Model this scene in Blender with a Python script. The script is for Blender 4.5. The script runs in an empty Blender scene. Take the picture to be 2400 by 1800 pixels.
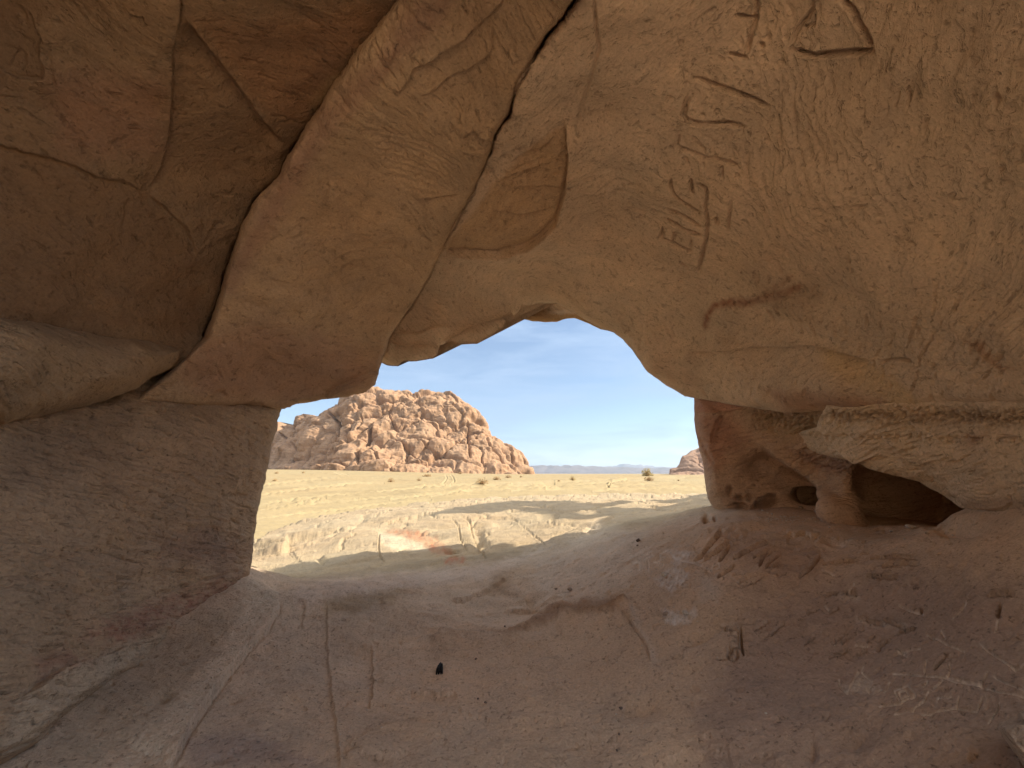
import bpy, math, random
import numpy as np
from mathutils import Vector
from mathutils.geometry import tessellate_polygon

# ---------------------------------------------------------------- set up
SC = bpy.context.scene
COL = SC.collection
PX = 2.3
EXPOSURE = 1.5
F = 904.0           # focal length in the photograph's pixels (very wide lens)
PITCH = math.radians(13.02)
CZ = 1.4            # eye height above the cave floor
SP, CP = math.sin(PITCH), math.cos(PITCH)
CAM = np.array([0.0, 0.0, CZ])
K = 2400 / 2212.0   # first sketch was made on a 2212 px wide view
SUN_AZ, SUN_EL = math.radians(84), math.radians(35)
SUN = np.array([math.sin(SUN_AZ) * math.cos(SUN_EL), math.cos(SUN_AZ) * math.cos(SUN_EL), math.sin(SUN_EL)])


def ray(u, v):
    x = (np.asarray(u, float) - 1200) / F
    y = (900 - np.asarray(v, float)) / F
    return np.stack([x, CP - SP * y, SP + CP * y], -1)


def proj(p):
    q = np.asarray(p, float) - CAM
    d = q[..., 1] * CP + q[..., 2] * SP
    y = -q[..., 1] * SP + q[..., 2] * CP
    dd = np.where(np.abs(d) < 1e-6, 1e-6, d)
    return 1200 + F * q[..., 0] / dd, 900 - F * y / dd, d


def at(u, v, z):
    return CAM + ray(u, v) * z


def hit(u, v, h):
    r = ray(u, v)
    return CAM + r * ((h - CZ) / r[..., 2])


def k(pts):
    return [(a * K, b * K) for a, b in pts]


def T(x0, y0, s, pts):
    return [(x0 + a / s, y0 + b / s) for a, b in pts]


# ---------------------------------------------------------------- noise
def _hash(ix, iy, iz, seed):
    h = (ix.astype(np.uint32) * np.uint32(374761393) + iy.astype(np.uint32) * np.uint32(668265263)
         + iz.astype(np.uint32) * np.uint32(2147483647) + np.uint32((seed * 974634777) & 0xffffffff))
    h = (h ^ (h >> np.uint32(13))) * np.uint32(1274126177)
    h = (h ^ (h >> np.uint32(16))) * np.uint32(2246822519)
    return h ^ (h >> np.uint32(15))


def noise(p, seed=0):
    p = np.asarray(p, np.float32)
    i = np.floor(p).astype(np.int32)
    f = p - i
    w = f * f * f * (f * (f * 6 - 15) + 10)
    out = 0
    for dx in (0, 1):
        for dy in (0, 1):
            for dz in (0, 1):
                h = _hash(i[..., 0] + dx, i[..., 1] + dy, i[..., 2] + dz, seed)
                gx = ((h & 1023).astype(np.float32) / 511.5 - 1)
                gy = (((h >> np.uint32(10)) & 1023).astype(np.float32) / 511.5 - 1)
                gz = (((h >> np.uint32(20)) & 1023).astype(np.float32) / 511.5 - 1)
                g = gx * (f[..., 0] - dx) + gy * (f[..., 1] - dy) + gz * (f[..., 2] - dz)
                wt = ((w[..., 0] if dx else 1 - w[..., 0]) * (w[..., 1] if dy else 1 - w[..., 1])
                      * (w[..., 2] if dz else 1 - w[..., 2]))
                out = out + g * wt
    return out * 1.2


def fbm(p, octv=4, seed=0, gain=0.5, lac=2.03):
    a, s, out = 1.0, 1.0, 0
    for o in range(octv):
        out = out + a * noise(p * s, seed + o * 17)
        a *= gain
        s *= lac
    return out


def ridged(p, octv=3, seed=0, gain=0.5):
    a, s, out = 1.0, 1.0, 0
    for o in range(octv):
        out = out + a * (1 - 2 * np.abs(noise(p * s, seed + o * 13)))
        a *= gain
        s *= 2.1
    return out


def voronoi(p, seed=0):
    p = np.asarray(p, np.float32)
    i = np.floor(p).astype(np.int32)
    f1 = np.full(p.shape[:-1], 9, np.float32)
    f2 = f1.copy()
    cid = np.zeros(p.shape[:-1], np.float32)
    for dx in (-1, 0, 1):
        for dy in (-1, 0, 1):
            for dz in (-1, 0, 1):
                c = i + np.array([dx, dy, dz], np.int32)
                h = _hash(c[..., 0], c[..., 1], c[..., 2], seed)
                q = np.stack([(h & 1023), (h >> np.uint32(10)) & 1023, (h >> np.uint32(20)) & 1023], -1).astype(np.float32) / 1023
                d = np.sqrt((((c + q) - p) ** 2).sum(-1))
                nearer = d < f1
                f2 = np.where(nearer, f1, np.minimum(f2, d))
                cid = np.where(nearer, (h % 1000).astype(np.float32) / 1000, cid)
                f1 = np.where(nearer, d, f1)
    return f1, f2, cid


def smooth(a, b, x):
    t = np.clip((x - a) / (b - a), 0, 1)
    return t * t * (3 - 2 * t)


# ---------------------------------------------------------------- plane curves
def seg_dist(u, v, pts):
    """distance to a polyline, signed side (+1 = right of travel when v points down is left in sense), position 0..1"""
    best = np.full(u.shape, 1e9)
    side = np.zeros(u.shape)
    par = np.zeros(u.shape)
    P = np.array(pts, float)
    L = np.hypot(*(P[1:] - P[:-1]).T)
    cum = np.concatenate([[0], np.cumsum(L)])
    for j in range(len(P) - 1):
        ax, ay = P[j]
        bx, by = P[j + 1]
        dx, dy = bx - ax, by - ay
        l2 = dx * dx + dy * dy + 1e-9
        t = np.clip(((u - ax) * dx + (v - ay) * dy) / l2, 0, 1)
        d = np.hypot(u - ax - t * dx, v - ay - t * dy)
        s = np.sign(dx * (v - ay) - dy * (u - ax))
        m = d < best
        best = np.where(m, d, best)
        side = np.where(m, s, side)
        par = np.where(m, (cum[j] + t * L[j]) / cum[-1], par)
    return best, side, par


def near(u, v, pts, m):
    P = np.array(pts, float)
    return np.nonzero((u > P[:, 0].min() - m) & (u < P[:, 0].max() + m) & (v > P[:, 1].min() - m) & (v < P[:, 1].max() + m))


def wob(u, v, a, s=40.0, seed=5):
    q = np.stack([u / s, v / s, np.zeros_like(u)], -1)
    return a * noise(q, seed), a * noise(q, seed + 1)


def groove(h, u, v, pts, w, d, jit=1.5, rim=0.0):
    """carved line of half width w px and depth d m"""
    i = near(u, v, pts, w * 5 + 4)
    if not len(i[0]):
        return
    uu, vv = u[i], v[i]
    a, b = wob(uu, vv, jit, 14)
    ds, sd, pr = seg_dist(uu + a, vv + b, pts)
    taper = smooth(0, .12, pr) * smooth(0, .12, 1 - pr) * .7 + .3
    vary = 1 + (.5 if w < 8 else .12) * noise(np.stack([uu / 23, vv / 23, uu * 0], -1), 91)
    x = ds / (w * (0.7 + 0.3 * taper))
    h[i] += d * vary * taper * (-np.exp(-x ** 2.4) + rim * np.exp(-((x - 1.9) / .7) ** 2))


def step(h, u, v, pts, d, L, w=2.0, jit=3.0, tp=(.1, .1)):
    """broken edge: surface on the + side stands d m proud, dying out over L px"""
    i = near(u, v, pts, L * 2.2)
    if not len(i[0]):
        return
    uu, vv = u[i], v[i]
    a, b = wob(uu, vv, jit, 22, 9)
    a2, b2 = wob(uu, vv, jit * .4, 7, 19)
    ds, sd, pr = seg_dist(uu + a + a2, vv + b + b2, pts)
    tap = smooth(0, tp[0], pr) * smooth(0, tp[1], 1 - pr)
    x = ds * sd
    h[i] += d * tap * (1 - smooth(.9 * L, 2.0 * L, ds)) * (smooth(-w, w, x) * np.exp(-np.clip(x, 0, None) / L)
                       - .25 * np.exp(-((x + w) / (w * 1.6)) ** 2))


def blob(h, u, v, c, r, d, rot=0, p=1.0, jit=.25):
    ru, rv = r
    i = near(u, v, [c], max(ru, rv) * 2.6)
    if not len(i[0]):
        return
    cu, cv = u[i] - c[0], v[i] - c[1]
    ca, sa = math.cos(rot), math.sin(rot)
    x = (cu * ca + cv * sa) / ru
    y = (-cu * sa + cv * ca) / rv
    q = x * x + y * y
    q = q * (1 + jit * noise(np.stack([u[i] / max(ru, rv) * 2.2, v[i] / max(ru, rv) * 2.2, cu * 0], -1), 77))
    h[i] += d * np.exp(-np.clip(q, 0, 60) ** p)


def inside(u, v, poly):
    P = np.array(poly, float)
    r = np.zeros(u.shape, bool)
    n = len(P)
    for a in range(n):
        x1, y1 = P[a]
        x2, y2 = P[(a + 1) % n]
        if y1 == y2:
            continue
        c = ((y1 > v) != (y2 > v)) & (u < (x2 - x1) * (v - y1) / (y2 - y1) + x1)
        r ^= c
    return r


def paint(c, u, v, poly, rgb, amt, soft=18, jit=10, js=30, pat=None):
    """a stain of its own colour with a ragged border"""
    i = near(u, v, poly, soft * 2 + jit)
    if not len(i[0]):
        return
    uu, vv = u[i], v[i]
    a, b = wob(uu, vv, jit, js, 31)
    a2, b2 = wob(uu, vv, jit * .5, js * .3, 33)
    uu2, vv2 = uu + a + a2, vv + b + b2
    ins = inside(uu2, vv2, poly)
    d, _, _ = seg_dist(uu2, vv2, list(poly) + [poly[0]])
    m = smooth(-soft, soft, np.where(ins, d, -d)) * amt
    if pat is not None:
        m = m * np.clip(.6 + pat * noise(np.stack([uu / 9, vv / 9, uu * 0], -1), 35) + .4 * noise(np.stack([uu / 30, vv / 30, uu * 0], -1), 36), 0, 1)
    c[i] = c[i] * (1 - m[..., None]) + np.array(rgb, float) * m[..., None]


def line_paint(c, u, v, pts, w, rgb, amt, jit=2):
    i = near(u, v, pts, w * 4)
    if not len(i[0]):
        return
    uu, vv = u[i], v[i]
    a, b = wob(uu, vv, jit, 14, 41)
    ds, _, _ = seg_dist(uu + a, vv + b, pts)
    m = np.exp(-(ds / w) ** 2) * amt * np.clip(.75 + .7 * noise(np.stack([uu / 10, vv / 10, uu * 0], -1), 43), 0, 1)
    c[i] = c[i] * (1 - m[..., None]) + np.array(rgb, float) * m[..., None]


def tps(ctrl):
    C = np.array(ctrl, float)
    X = C[:, :2] / 500.0
    y = np.log(C[:, 2])
    n = len(X)
    d = np.hypot(X[:, None, 0] - X[None, :, 0], X[:, None, 1] - X[None, :, 1])
    A = np.where(d > 0, d * d * np.log(d + 1e-12), 0) + np.eye(n) * .004
    Q = np.c_[np.ones(n), X]
    M = np.block([[A, Q], [Q.T, np.zeros((3, 3))]])
    w = np.linalg.solve(M, np.r_[y, 0, 0, 0])

    def f(u, v):
        x, z = u / 500.0, v / 500.0
        o = w[n] + w[n + 1] * x + w[n + 2] * z
        for j in range(n):
            r2 = (x - X[j, 0]) ** 2 + (z - X[j, 1]) ** 2
            o = o + w[j] * .5 * r2 * np.log(r2 + 1e-12)
        return np.exp(np.clip(o, -.6, 8))
    return f


# ---------------------------------------------------------------- meshes
def mesh_obj(name, V, quads, tris=None, col=None, mat=None, parent=None, smooth_on=True, attrs=None):
    me = bpy.data.meshes.new(name)
    V = np.asarray(V, np.float32)
    faces, tot = [], []
    if quads is not None and len(quads):
        faces.append(np.asarray(quads, np.int32).ravel())
        tot.append(np.full(len(quads), 4, np.int32))
    if tris is not None and len(tris):
        faces.append(np.asarray(tris, np.int32).ravel())
        tot.append(np.full(len(tris), 3, np.int32))
    loops = np.concatenate(faces)
    tot = np.concatenate(tot)
    start = np.concatenate([[0], np.cumsum(tot)[:-1]]).astype(np.int32)
    me.vertices.add(len(V))
    me.vertices.foreach_set('co', V.ravel())
    me.loops.add(len(loops))
    me.loops.foreach_set('vertex_index', loops)
    me.polygons.add(len(tot))
    me.polygons.foreach_set('loop_start', start)
    me.polygons.foreach_set('loop_total', tot)
    me.polygons.foreach_set('use_smooth', np.full(len(tot), smooth_on))
    me.update(calc_edges=True)
    if col is not None:
        a = me.attributes.new('tone', 'FLOAT_COLOR', 'POINT')
        c4 = np.ones((len(V), 4), np.float32)
        c4[:, :3] = np.clip(col, 0, 1)
        a.data.foreach_set('color', c4.ravel())
    if mat is not None:
        me.materials.append(mat)
    o = bpy.data.objects.new(name, me)
    COL.objects.link(o)
    if parent is not None:
        o.parent = parent
    return o


def tag(o, label=None, cat=None, group=None, kind=None):
    if label:
        o['label'] = label
    if cat:
        o['category'] = cat
    if group:
        o['group'] = group
    if kind:
        o['kind'] = kind
    return o


def axis(lo, hi, f0, f1, st, grow=1.35):
    a = np.arange(f0, f1 + st, st)
    up, s, x = [], st, a[-1]
    while x < hi:
        s = min(s * grow, 90)
        x += s
        up.append(x)
    dn, s, x = [], st, a[0]
    while x > lo:
        s = min(s * grow, 90)
        x -= s
        dn.append(x)
    return np.concatenate([dn[::-1], a, up])


def densify(poly, st, jit, seed):
    P = np.array(poly, float)
    out = []
    n = len(P)
    for a in range(n):
        p, q = P[a], P[(a + 1) % n]
        m = max(1, int(np.hypot(*(q - p)) / st))
        for t in range(m):
            out.append(p + (q - p) * t / m)
    out = np.array(out)
    q = np.c_[out / 26.0, np.zeros(len(out))]
    q2 = np.c_[out / 9.0, np.zeros(len(out))]
    inframe = ((out[:, 0] > -100) & (out[:, 0] < 2500) & (out[:, 1] > -100) & (out[:, 1] < 1900))
    dj = np.stack([jit * noise(q, seed) + .4 * jit * noise(q2, seed + 3), jit * noise(q, seed + 1) + .4 * jit * noise(q2, seed + 4)], -1)
    return out + dj * inframe[:, None]


def rock_sheet(name, poly, ctrl, mat, detail, colour, thick=1.6, rnd=(.25, 40), px=None, jit=2.5, seed=1, behind=None, frame=(-40, 2440, -40, 1840), apex=3.0, zadd=None):
    """a rock mass: its near face traced, given its own distance, then rounded, roughened and closed behind"""
    px = px or PX
    P = densify(poly, 6, jit, seed)
    lo, hi = P.min(0), P.max(0)
    us = axis(lo[0] - 10, hi[0] + 10, max(frame[0], lo[0] - 6), min(frame[1], hi[0] + 6), px)
    vs = axis(lo[1] - 10, hi[1] + 10, max(frame[2], lo[1] - 6), min(frame[3], hi[1] + 6), px)
    U, W = np.meshgrid(us, vs)
    nu, nv = len(us), len(vs)
    cu = (us[:-1] + us[1:]) / 2
    cv = (vs[:-1] + vs[1:]) / 2
    CU, CV = np.meshgrid(cu, cv)
    cell = inside(CU, CV, P)
    used = np.zeros((nv, nu), np.int8)
    for a in (0, 1):
        for b in (0, 1):
            used[a:nv - 1 + a, b:nu - 1 + b] += cell
    keep = used > 0
    bnd = keep & (used < 4)
    idx = -np.ones((nv, nu), np.int64)
    idx[keep] = np.arange(keep.sum())
    u = U[keep].copy()
    v = W[keep].copy()
    isb = bnd[keep]
    # snap the border to the outline
    ub, vb = u[isb], v[isb]
    bd = np.full(ub.shape, 1e9)
    bu, bv = ub.copy(), vb.copy()
    n = len(P)
    for j in range(n):
        ax, ay = P[j]
        dx, dy = P[(j + 1) % n] - P[j]
        t = np.clip(((ub - ax) * dx + (vb - ay) * dy) / (dx * dx + dy * dy + 1e-9), 0, 1)
        qx, qy = ax + t * dx, ay + t * dy
        d = np.hypot(ub - qx, vb - qy)
        m = d < bd
        bd = np.where(m, d, bd)
        bu = np.where(m, qx, bu)
        bv = np.where(m, qy, bv)
    u[isb], v[isb] = bu, bv
    Z = tps(ctrl)(u, v)
    # rounding towards the border
    Pc = np.array(poly, float)
    ds, _, _ = seg_dist(u, v, list(map(tuple, Pc)) + [tuple(Pc[0])])
    ds = np.where(isb, 0, ds)
    r, w = rnd
    x = np.clip(1 - ds / w, 0, 1)
    Z = Z + r * (1 - np.sqrt(np.clip(1 - x ** 2.2, 0, 1)) * .8 - .2 * (1 - x))
    if zadd is not None:
        Z = Z + zadd(u, v)
    p = CAM + ray(u, v) * Z[:, None]
    # normals on the full grid
    G = np.zeros((nv, nu, 3))
    Zf = tps(ctrl)(U, W)
    G = CAM + ray(U, W) * Zf[..., None]
    N = np.cross(np.gradient(G, axis=1), np.gradient(G, axis=0))
    N /= np.linalg.norm(N, axis=-1, keepdims=True) + 1e-12
    nn = N[keep]
    toc = CAM - p
    nn *= np.sign((nn * toc).sum(-1, keepdims=True))
    h = detail(p, u, v, ds)
    edge = np.where(isb, .35, 1.0)
    p = p + nn * (h * edge)[:, None]
    c = colour(p, u, v)
    a = idx[:-1, :-1][cell]
    b = idx[:-1, 1:][cell]
    cc = idx[1:, 1:][cell]
    d = idx[1:, :-1][cell]
    quads = np.c_[a, d, cc, b]
    # border edges
    E = np.concatenate([np.c_[a, d], np.c_[d, cc], np.c_[cc, b], np.c_[b, a]])
    key = np.minimum(E[:, 0], E[:, 1]) * (len(u) + 1) + np.maximum(E[:, 0], E[:, 1])
    un, first, cnt = np.unique(key, return_index=True, return_counts=True)
    BE = E[first[cnt == 1]]
    ring = np.unique(BE)
    rmap = -np.ones(len(u), np.int64)
    V = [p]
    C = [c]
    cur = p[ring]
    base = len(p)
    prev = ring
    allq = [quads]
    dirs = cur - CAM
    ln = np.linalg.norm(dirs, axis=1, keepdims=True)
    layers = []
    if behind is not None:
        m = behind(u[ring], v[ring])
        back = cur + m
        layers.append(back)
        cur = back
    rn = noise(p[ring] * 1.5, 61)[:, None]
    layers.append(cur + dirs / ln * thick * (.35 + .12 * rn))
    layers.append(cur + dirs / ln * thick * (1 + .3 * rn))
    pm = rmap.copy()
    pm[ring] = ring
    for Lr in layers:
        nm = rmap.copy()
        nm[ring] = base + np.arange(len(ring))
        V.append(Lr)
        C.append(c[ring])
        allq.append(np.c_[pm[BE[:, 1]], pm[BE[:, 0]], nm[BE[:, 0]], nm[BE[:, 1]]])
        base += len(ring)
        pm = nm
    mid = p.mean(0)
    ap = mid + (mid - CAM) / np.linalg.norm(mid - CAM) * (thick + apex)
    V.append(ap[None])
    C.append(c.mean(0)[None])
    tris = np.c_[pm[BE[:, 1]], pm[BE[:, 0]], np.full(len(BE), base)]
    return mesh_obj(name, np.concatenate(V), np.concatenate(allq), tris, np.concatenate(C), mat)


# ---------------------------------------------------------------- materials
def nodes(name):
    m = bpy.data.materials.new(name)
    m.use_nodes = True
    nt = m.node_tree
    b = nt.nodes['Principled BSDF']
    b.inputs['Specular IOR Level'].default_value = .15
    return m, nt, b


def nd(nt, t, **kw):
    n = nt.nodes.new(t)
    for a, v in kw.items():
        if hasattr(n, a):
            setattr(n, a, v)
        else:
            n.inputs[a.replace('_', ' ')].default_value = v
    return n


def stone(name, grain=90.0, strat=(2, 2, 16), amp=.35, bump=.35, dist=.006, spots=.5, rough=.95, strat_amp=.25, bed=(0, 0, 1), streak=(11, 11, 52), nicks=.35):
    """sandstone: colour from the mesh's mineral tone, mottled, banded and pitted"""
    m, nt, b = nodes(name)
    L = nt.links.new
    at_ = nd(nt, 'ShaderNodeAttribute', attribute_name='tone')
    tc = nd(nt, 'ShaderNodeTexCoord')
    mr0 = nd(nt, 'ShaderNodeMapping')
    mr0.inputs['Rotation'].default_value = Vector(bed).rotation_difference(Vector((0, 0, 1))).to_euler()
    L(tc.outputs['Object'], mr0.inputs['Vector'])
    mp = nd(nt, 'ShaderNodeMapping')
    mp.inputs['Scale'].default_value = strat
    L(mr0.outputs[0], mp.inputs['Vector'])
    n1 = nd(nt, 'ShaderNodeTexNoise', Scale=1.6, Detail=8.0, Roughness=.62, Distortion=.5)
    L(mp.outputs[0], n1.inputs['Vector'])
    n2 = nd(nt, 'ShaderNodeTexNoise', Scale=grain, Detail=4.0, Roughness=.7)
    L(tc.outputs['Object'], n2.inputs['Vector'])
    n3 = nd(nt, 'ShaderNodeTexNoise', Scale=3.1, Detail=7.0, Roughness=.65)
    L(tc.outputs['Object'], n3.inputs['Vector'])
    # value = 1 + strata + mottling + grain
    def madd(src, mul, add):
        q = nd(nt, 'ShaderNodeMath', operation='MULTIPLY_ADD')
        L(src, q.inputs[0])
        q.inputs[1].default_value = mul
        if isinstance(add, float):
            q.inputs[2].default_value = add
        else:
            L(add, q.inputs[2])
        return q.outputs[0]
    o = madd(n1.outputs['Fac'], strat_amp * 2, 1.0 - strat_amp - amp - .4)
    o = madd(n3.outputs['Fac'], amp * 2, o)
    o = madd(n2.outputs['Fac'], .8, o)
    # dark pits and grains
    vo = nd(nt, 'ShaderNodeTexNoise', Scale=grain * .55, Detail=2.5, Roughness=.75)
    L(tc.outputs['Object'], vo.inputs['Vector'])
    mr = nd(nt, 'ShaderNodeMapRange')
    mr.inputs[1].default_value = .30
    mr.inputs[2].default_value = .42
    mr.inputs[3].default_value = 1 - spots
    mr.inputs[4].default_value = 1
    L(vo.outputs['Fac'], mr.inputs[0])
    mu = nd(nt, 'ShaderNodeMath', operation='MULTIPLY')
    L(o, mu.inputs[0])
    L(mr.outputs[0], mu.inputs[1])
    mx = nd(nt, 'ShaderNodeVectorMath', operation='SCALE')
    L(at_.outputs['Color'], mx.inputs[0])
    L(mu.outputs[0], mx.inputs['Scale'])
    mp2 = nd(nt, 'ShaderNodeMapping')
    mp2.inputs['Scale'].default_value = streak
    L(mr0.outputs[0], mp2.inputs['Vector'])
    n4 = nd(nt, 'ShaderNodeTexNoise', Scale=1.0, Detail=3.0, Roughness=.65, Distortion=.35)
    L(mp2.outputs[0], n4.inputs['Vector'])
    mr4 = nd(nt, 'ShaderNodeMapRange')
    mr4.inputs[1].default_value = .31
    mr4.inputs[2].default_value = .43
    mr4.inputs[3].default_value = 1 - nicks  # dark streaks put the shade of the nicks into the colour
    mr4.inputs[4].default_value = 1
    L(n4.outputs['Fac'], mr4.inputs[0])
    mx2 = nd(nt, 'ShaderNodeVectorMath', operation='SCALE')
    L(mx.outputs[0], mx2.inputs[0])
    L(mr4.outputs[0], mx2.inputs['Scale'])
    mx = mx2
    # small warm / cool drift
    hs = nd(nt, 'ShaderNodeHueSaturation')
    L(mx.outputs[0], hs.inputs['Color'])
    sa = madd(n3.outputs['Fac'], .3, .87)
    L(sa, hs.inputs['Saturation'])
    L(hs.outputs['Color'], b.inputs['Base Color'])
    b.inputs['Roughness'].default_value = rough
    hsum = madd(n1.outputs['Fac'], .8, 0.0)
    hsum = madd(n2.outputs['Fac'], .5, hsum)
    hsum = madd(mr.outputs[0], .7, hsum)
    hsum = madd(mr4.outputs[0], 1.0, hsum)
    bp = nd(nt, 'ShaderNodeBump', Strength=bump, Distance=dist)
    L(hsum, bp.inputs['Height'])
    L(bp.outputs['Normal'], b.inputs['Normal'])
    return m


def plain(name, rgb, rough=.9, var=.3, scale=30.0, bump=0.0):
    m, nt, b = nodes(name)
    L = nt.links.new
    tc = nd(nt, 'ShaderNodeTexCoord')
    n = nd(nt, 'ShaderNodeTexNoise', Scale=scale, Detail=5.0)
    L(tc.outputs['Object'], n.inputs['Vector'])
    rp = nd(nt, 'ShaderNodeValToRGB')
    c = np.array(rgb)
    rp.color_ramp.elements[0].position = .3
    rp.color_ramp.elements[0].color = (*(c * (1 - var)), 1)
    rp.color_ramp.elements[1].position = .7
    rp.color_ramp.elements[1].color = (*np.clip(c * (1 + var), 0, 1), 1)
    L(n.outputs['Fac'], rp.inputs[0])
    L(rp.outputs[0], b.inputs['Base Color'])
    b.inputs['Roughness'].default_value = rough
    if bump:
        bp = nd(nt, 'ShaderNodeBump', Strength=bump, Distance=.01)
        L(n.outputs['Fac'], bp.inputs['Height'])
        L(bp.outputs['Normal'], b.inputs['Normal'])
    return m


M_ROOF = stone('tan_sandstone', 60, (1.6, 1.6, 24), .2, 1.0, .018, .3, strat_amp=.24, bed=(.45, .25, .85), nicks=.3)
M_DARK = stone('brown_sandstone', 60, (1.6, 1.6, 24), .22, 1.0, .02, .26, strat_amp=.24, bed=(-.5, .3, .8), nicks=.28)
M_PILL = stone('grey_sandstone', 52, (2, 2, 18), .24, 1.0, .024, .32, strat_amp=.2, bed=(-.1, .3, .95), nicks=.24)
M_FLOOR = stone('worn_floor_sandstone', 64, (2, 2, 9), .24, 1.0, .02, .36, strat_amp=.12, streak=(8, 8, 8), nicks=.15)
M_HILL = stone('hill_sandstone', .8, (.05, .05, .5), .3, .6, .4, .35, strat_amp=.3, streak=(.1, .1, 1.4), nicks=.3)
M_SAND = stone('desert_sand', 12, (.3, .3, .3), .16, .4, .02, .2, strat_amp=.12, streak=(.25, 1.2, 1), nicks=.16)


# ---------------------------------------------------------------- rock looks
def rough(p, u, a=1.0, seed=0, dirn=None, pit=1.0, bed=1.0):
    d = np.linalg.norm(p - CAM, axis=-1)
    h = .07 * fbm(p * 1.2, 3, seed) + .014 * fbm(p * 4, 3, seed + 5) + .003 * fbm(p * 26, 3, seed + 9)
    if dirn is not None:
        # bedding: thin layers across dirn, warped
        n = np.array(dirn, float)
        n /= np.linalg.norm(n)
        w = .12 * fbm(p * 1.1, 2, seed + 31)
        s = p @ n + w
        t1 = np.array([n[1], -n[0], 0]); t1 /= np.linalg.norm(t1) + 1e-9
        t2 = np.cross(n, t1)
        q = np.stack([s * 13, (p @ t1) * .8, (p @ t2) * .8], -1)
        lay = 1.1 * noise(q, seed + 41) + .7 * noise(q * np.array([2.7, 1.9, 1.9]), seed + 43) + .45 * noise(q * np.array([6.1, 4, 4]), seed + 44)
        lay = lay + .5 * smooth(.0, .12, lay)
        m = .35 + .65 * smooth(-.25, .35, noise(p * .9, seed + 47))
        h = h + .011 * bed * lay * m
        q2 = np.stack([s * 60, (p @ t1) * 6, (p @ t2) * 6], -1)
        nick = noise(q2, seed + 53)
        h = h - .015 * pit * smooth(.26, .5, nick) * smooth(-.3, .3, noise(p * 1.7, seed + 57))
    pits = noise(p * 22, seed + 63)
    h = h - .010 * pit * smooth(.25, .5, pits) * smooth(-.1, .3, noise(p * 2.1, seed + 67))
    return h * a


def tone(p, base, seed=0, var=.15, hue=.035):
    n1 = fbm(p * 1.1, 3, seed)[..., None]
    n2 = fbm(p * 3.3, 3, seed + 7)[..., None]
    c = np.array(base)[None] * (1 + var * n1 + var * .6 * n2)
    n3 = fbm(p * .8, 2, seed + 15)[..., None]
    return c * (1 + hue * n3 * np.array([1.0, -.1, -.9]))


BACK_R = (0, -.15, .1)
BACK_L = (-.1, -3.6, .0)


def crevice(line, deep, width, seed, inner=1, par_w=None):
    """the rock falls away where the next slab closes over it, leaving an open crack of uneven width"""
    def f(u, v):
        a, b = wob(u, v, 5.0, 34, seed)
        a2, b2 = wob(u, v, 3.0, 10, seed + 5)
        ds, sd, pr = seg_dist(u + a + a2, v + b + b2, line)
        wv = width * np.clip(.55 + 1.5 * noise(np.stack([pr * 9, pr * 0, pr * 0], -1), seed + 9), .12, 2)
        if par_w is not None:
            wv = wv * np.interp(pr, par_w[0], par_w[1])
        x = ds * sd * inner
        dp = deep if par_w is None else deep * np.clip(np.interp(pr, par_w[0], par_w[1]) / 1.6, .10, 1)
        return dp * smooth(-wv - 2.5, -wv + 1.0, x) + .35 * dp * np.exp(-np.clip(-wv - x, 0, None) / 7) * (x < -wv + 1)
    return f


def back(cond, off):
    return np.where(cond[:, None], np.array([off], float), 0.0)


TAN = (.61, .465, .33)
BROWN = (.40, .275, .185)

# ================================================================ SCENE PIECES
# ---- large roof on the right, carrying the carved letters
Z2 = lambda pts: T(800, 0, 2.765, pts)
Z6 = lambda pts: T(1600, 600, 2.765, pts)
ZA = lambda pts: T(1540, 0, 3.95, pts)
ZB = lambda pts: T(1500, 380, 6.144, pts)
crack1 = k([(1650, -1100), (1200, -400), (890, 0), (850, 50), (780, 120), (735, 190), (700, 240), (680, 270), (640, 310), (620, 335), (600, 385), (555, 430), (525, 480), (505, 530), (485, 590), (468, 650), (440, 725)])
crack2 = k([(820, 792), (835, 750), (850, 715), (870, 685), (900, 645), (925, 600), (950, 550), (985, 480), (1020, 420), (1060, 330), (1070, 290), (1100, 250), (1120, 180), (1180, 80), (1215, 40), (1240, 0), (1500, -350), (2050, -1100)])
lip = k([(835, 790), (860, 792), (868, 783), (900, 780), (935, 775), (945, 765), (950, 745), (965, 742), (990, 747), (1030, 744), (1060, 728), (1085, 710), (1098, 692), (1112, 680), (1125, 668), (1160, 655), (1200, 656), (1235, 672), (1262, 690), (1300, 712), (1325, 718), (1345, 735), (1365, 757), (1385, 787), (1400, 805), (1440, 832), (1480, 855)]) + \
    [(1625, 931), (1708, 947), (1781, 958), (1846, 968), (1925, 963), (1980, 960), (2092, 966), (2146, 967), (2180, 958), (2400, 954)]
right_poly = [(a - 45, b) for a, b in crack2[::-1] if b > -420][:-4] + k([(800, 700), (790, 770)]) + lip + [(3300, 930), (3300, -480), (1500, -480)]
right_ctrl = [(1340, 745, 5.3), (1220, 710, 5.6), (1050, 800, 6.0), (930, 840, 6.2), (1000, 690, 5.5), (1630, 930, 5.15), (1500, 850, 5.15), (1430, 780, 5.15), (1300, 550, 4.1),
              (1290, 300, 2.85), (1400, 0, 2.0), (1800, 0, 1.85), (1700, 500, 2.9), (1700, 800, 4.2), (2000, 500, 2.25), (2000, 800, 3.0), (2400, 0, 1.3), (2400, 600, 1.75), (2400, 950, 2.0),
              (2000, 955, 3.3), (1800, 950, 4.2), (1080, 480, 3.75), (1010, 600, 4.6), (2200, 950, 2.6), (3300, 900, 1.15), (3300, -1200, .6), (2000, -1200, .85)]


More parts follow.
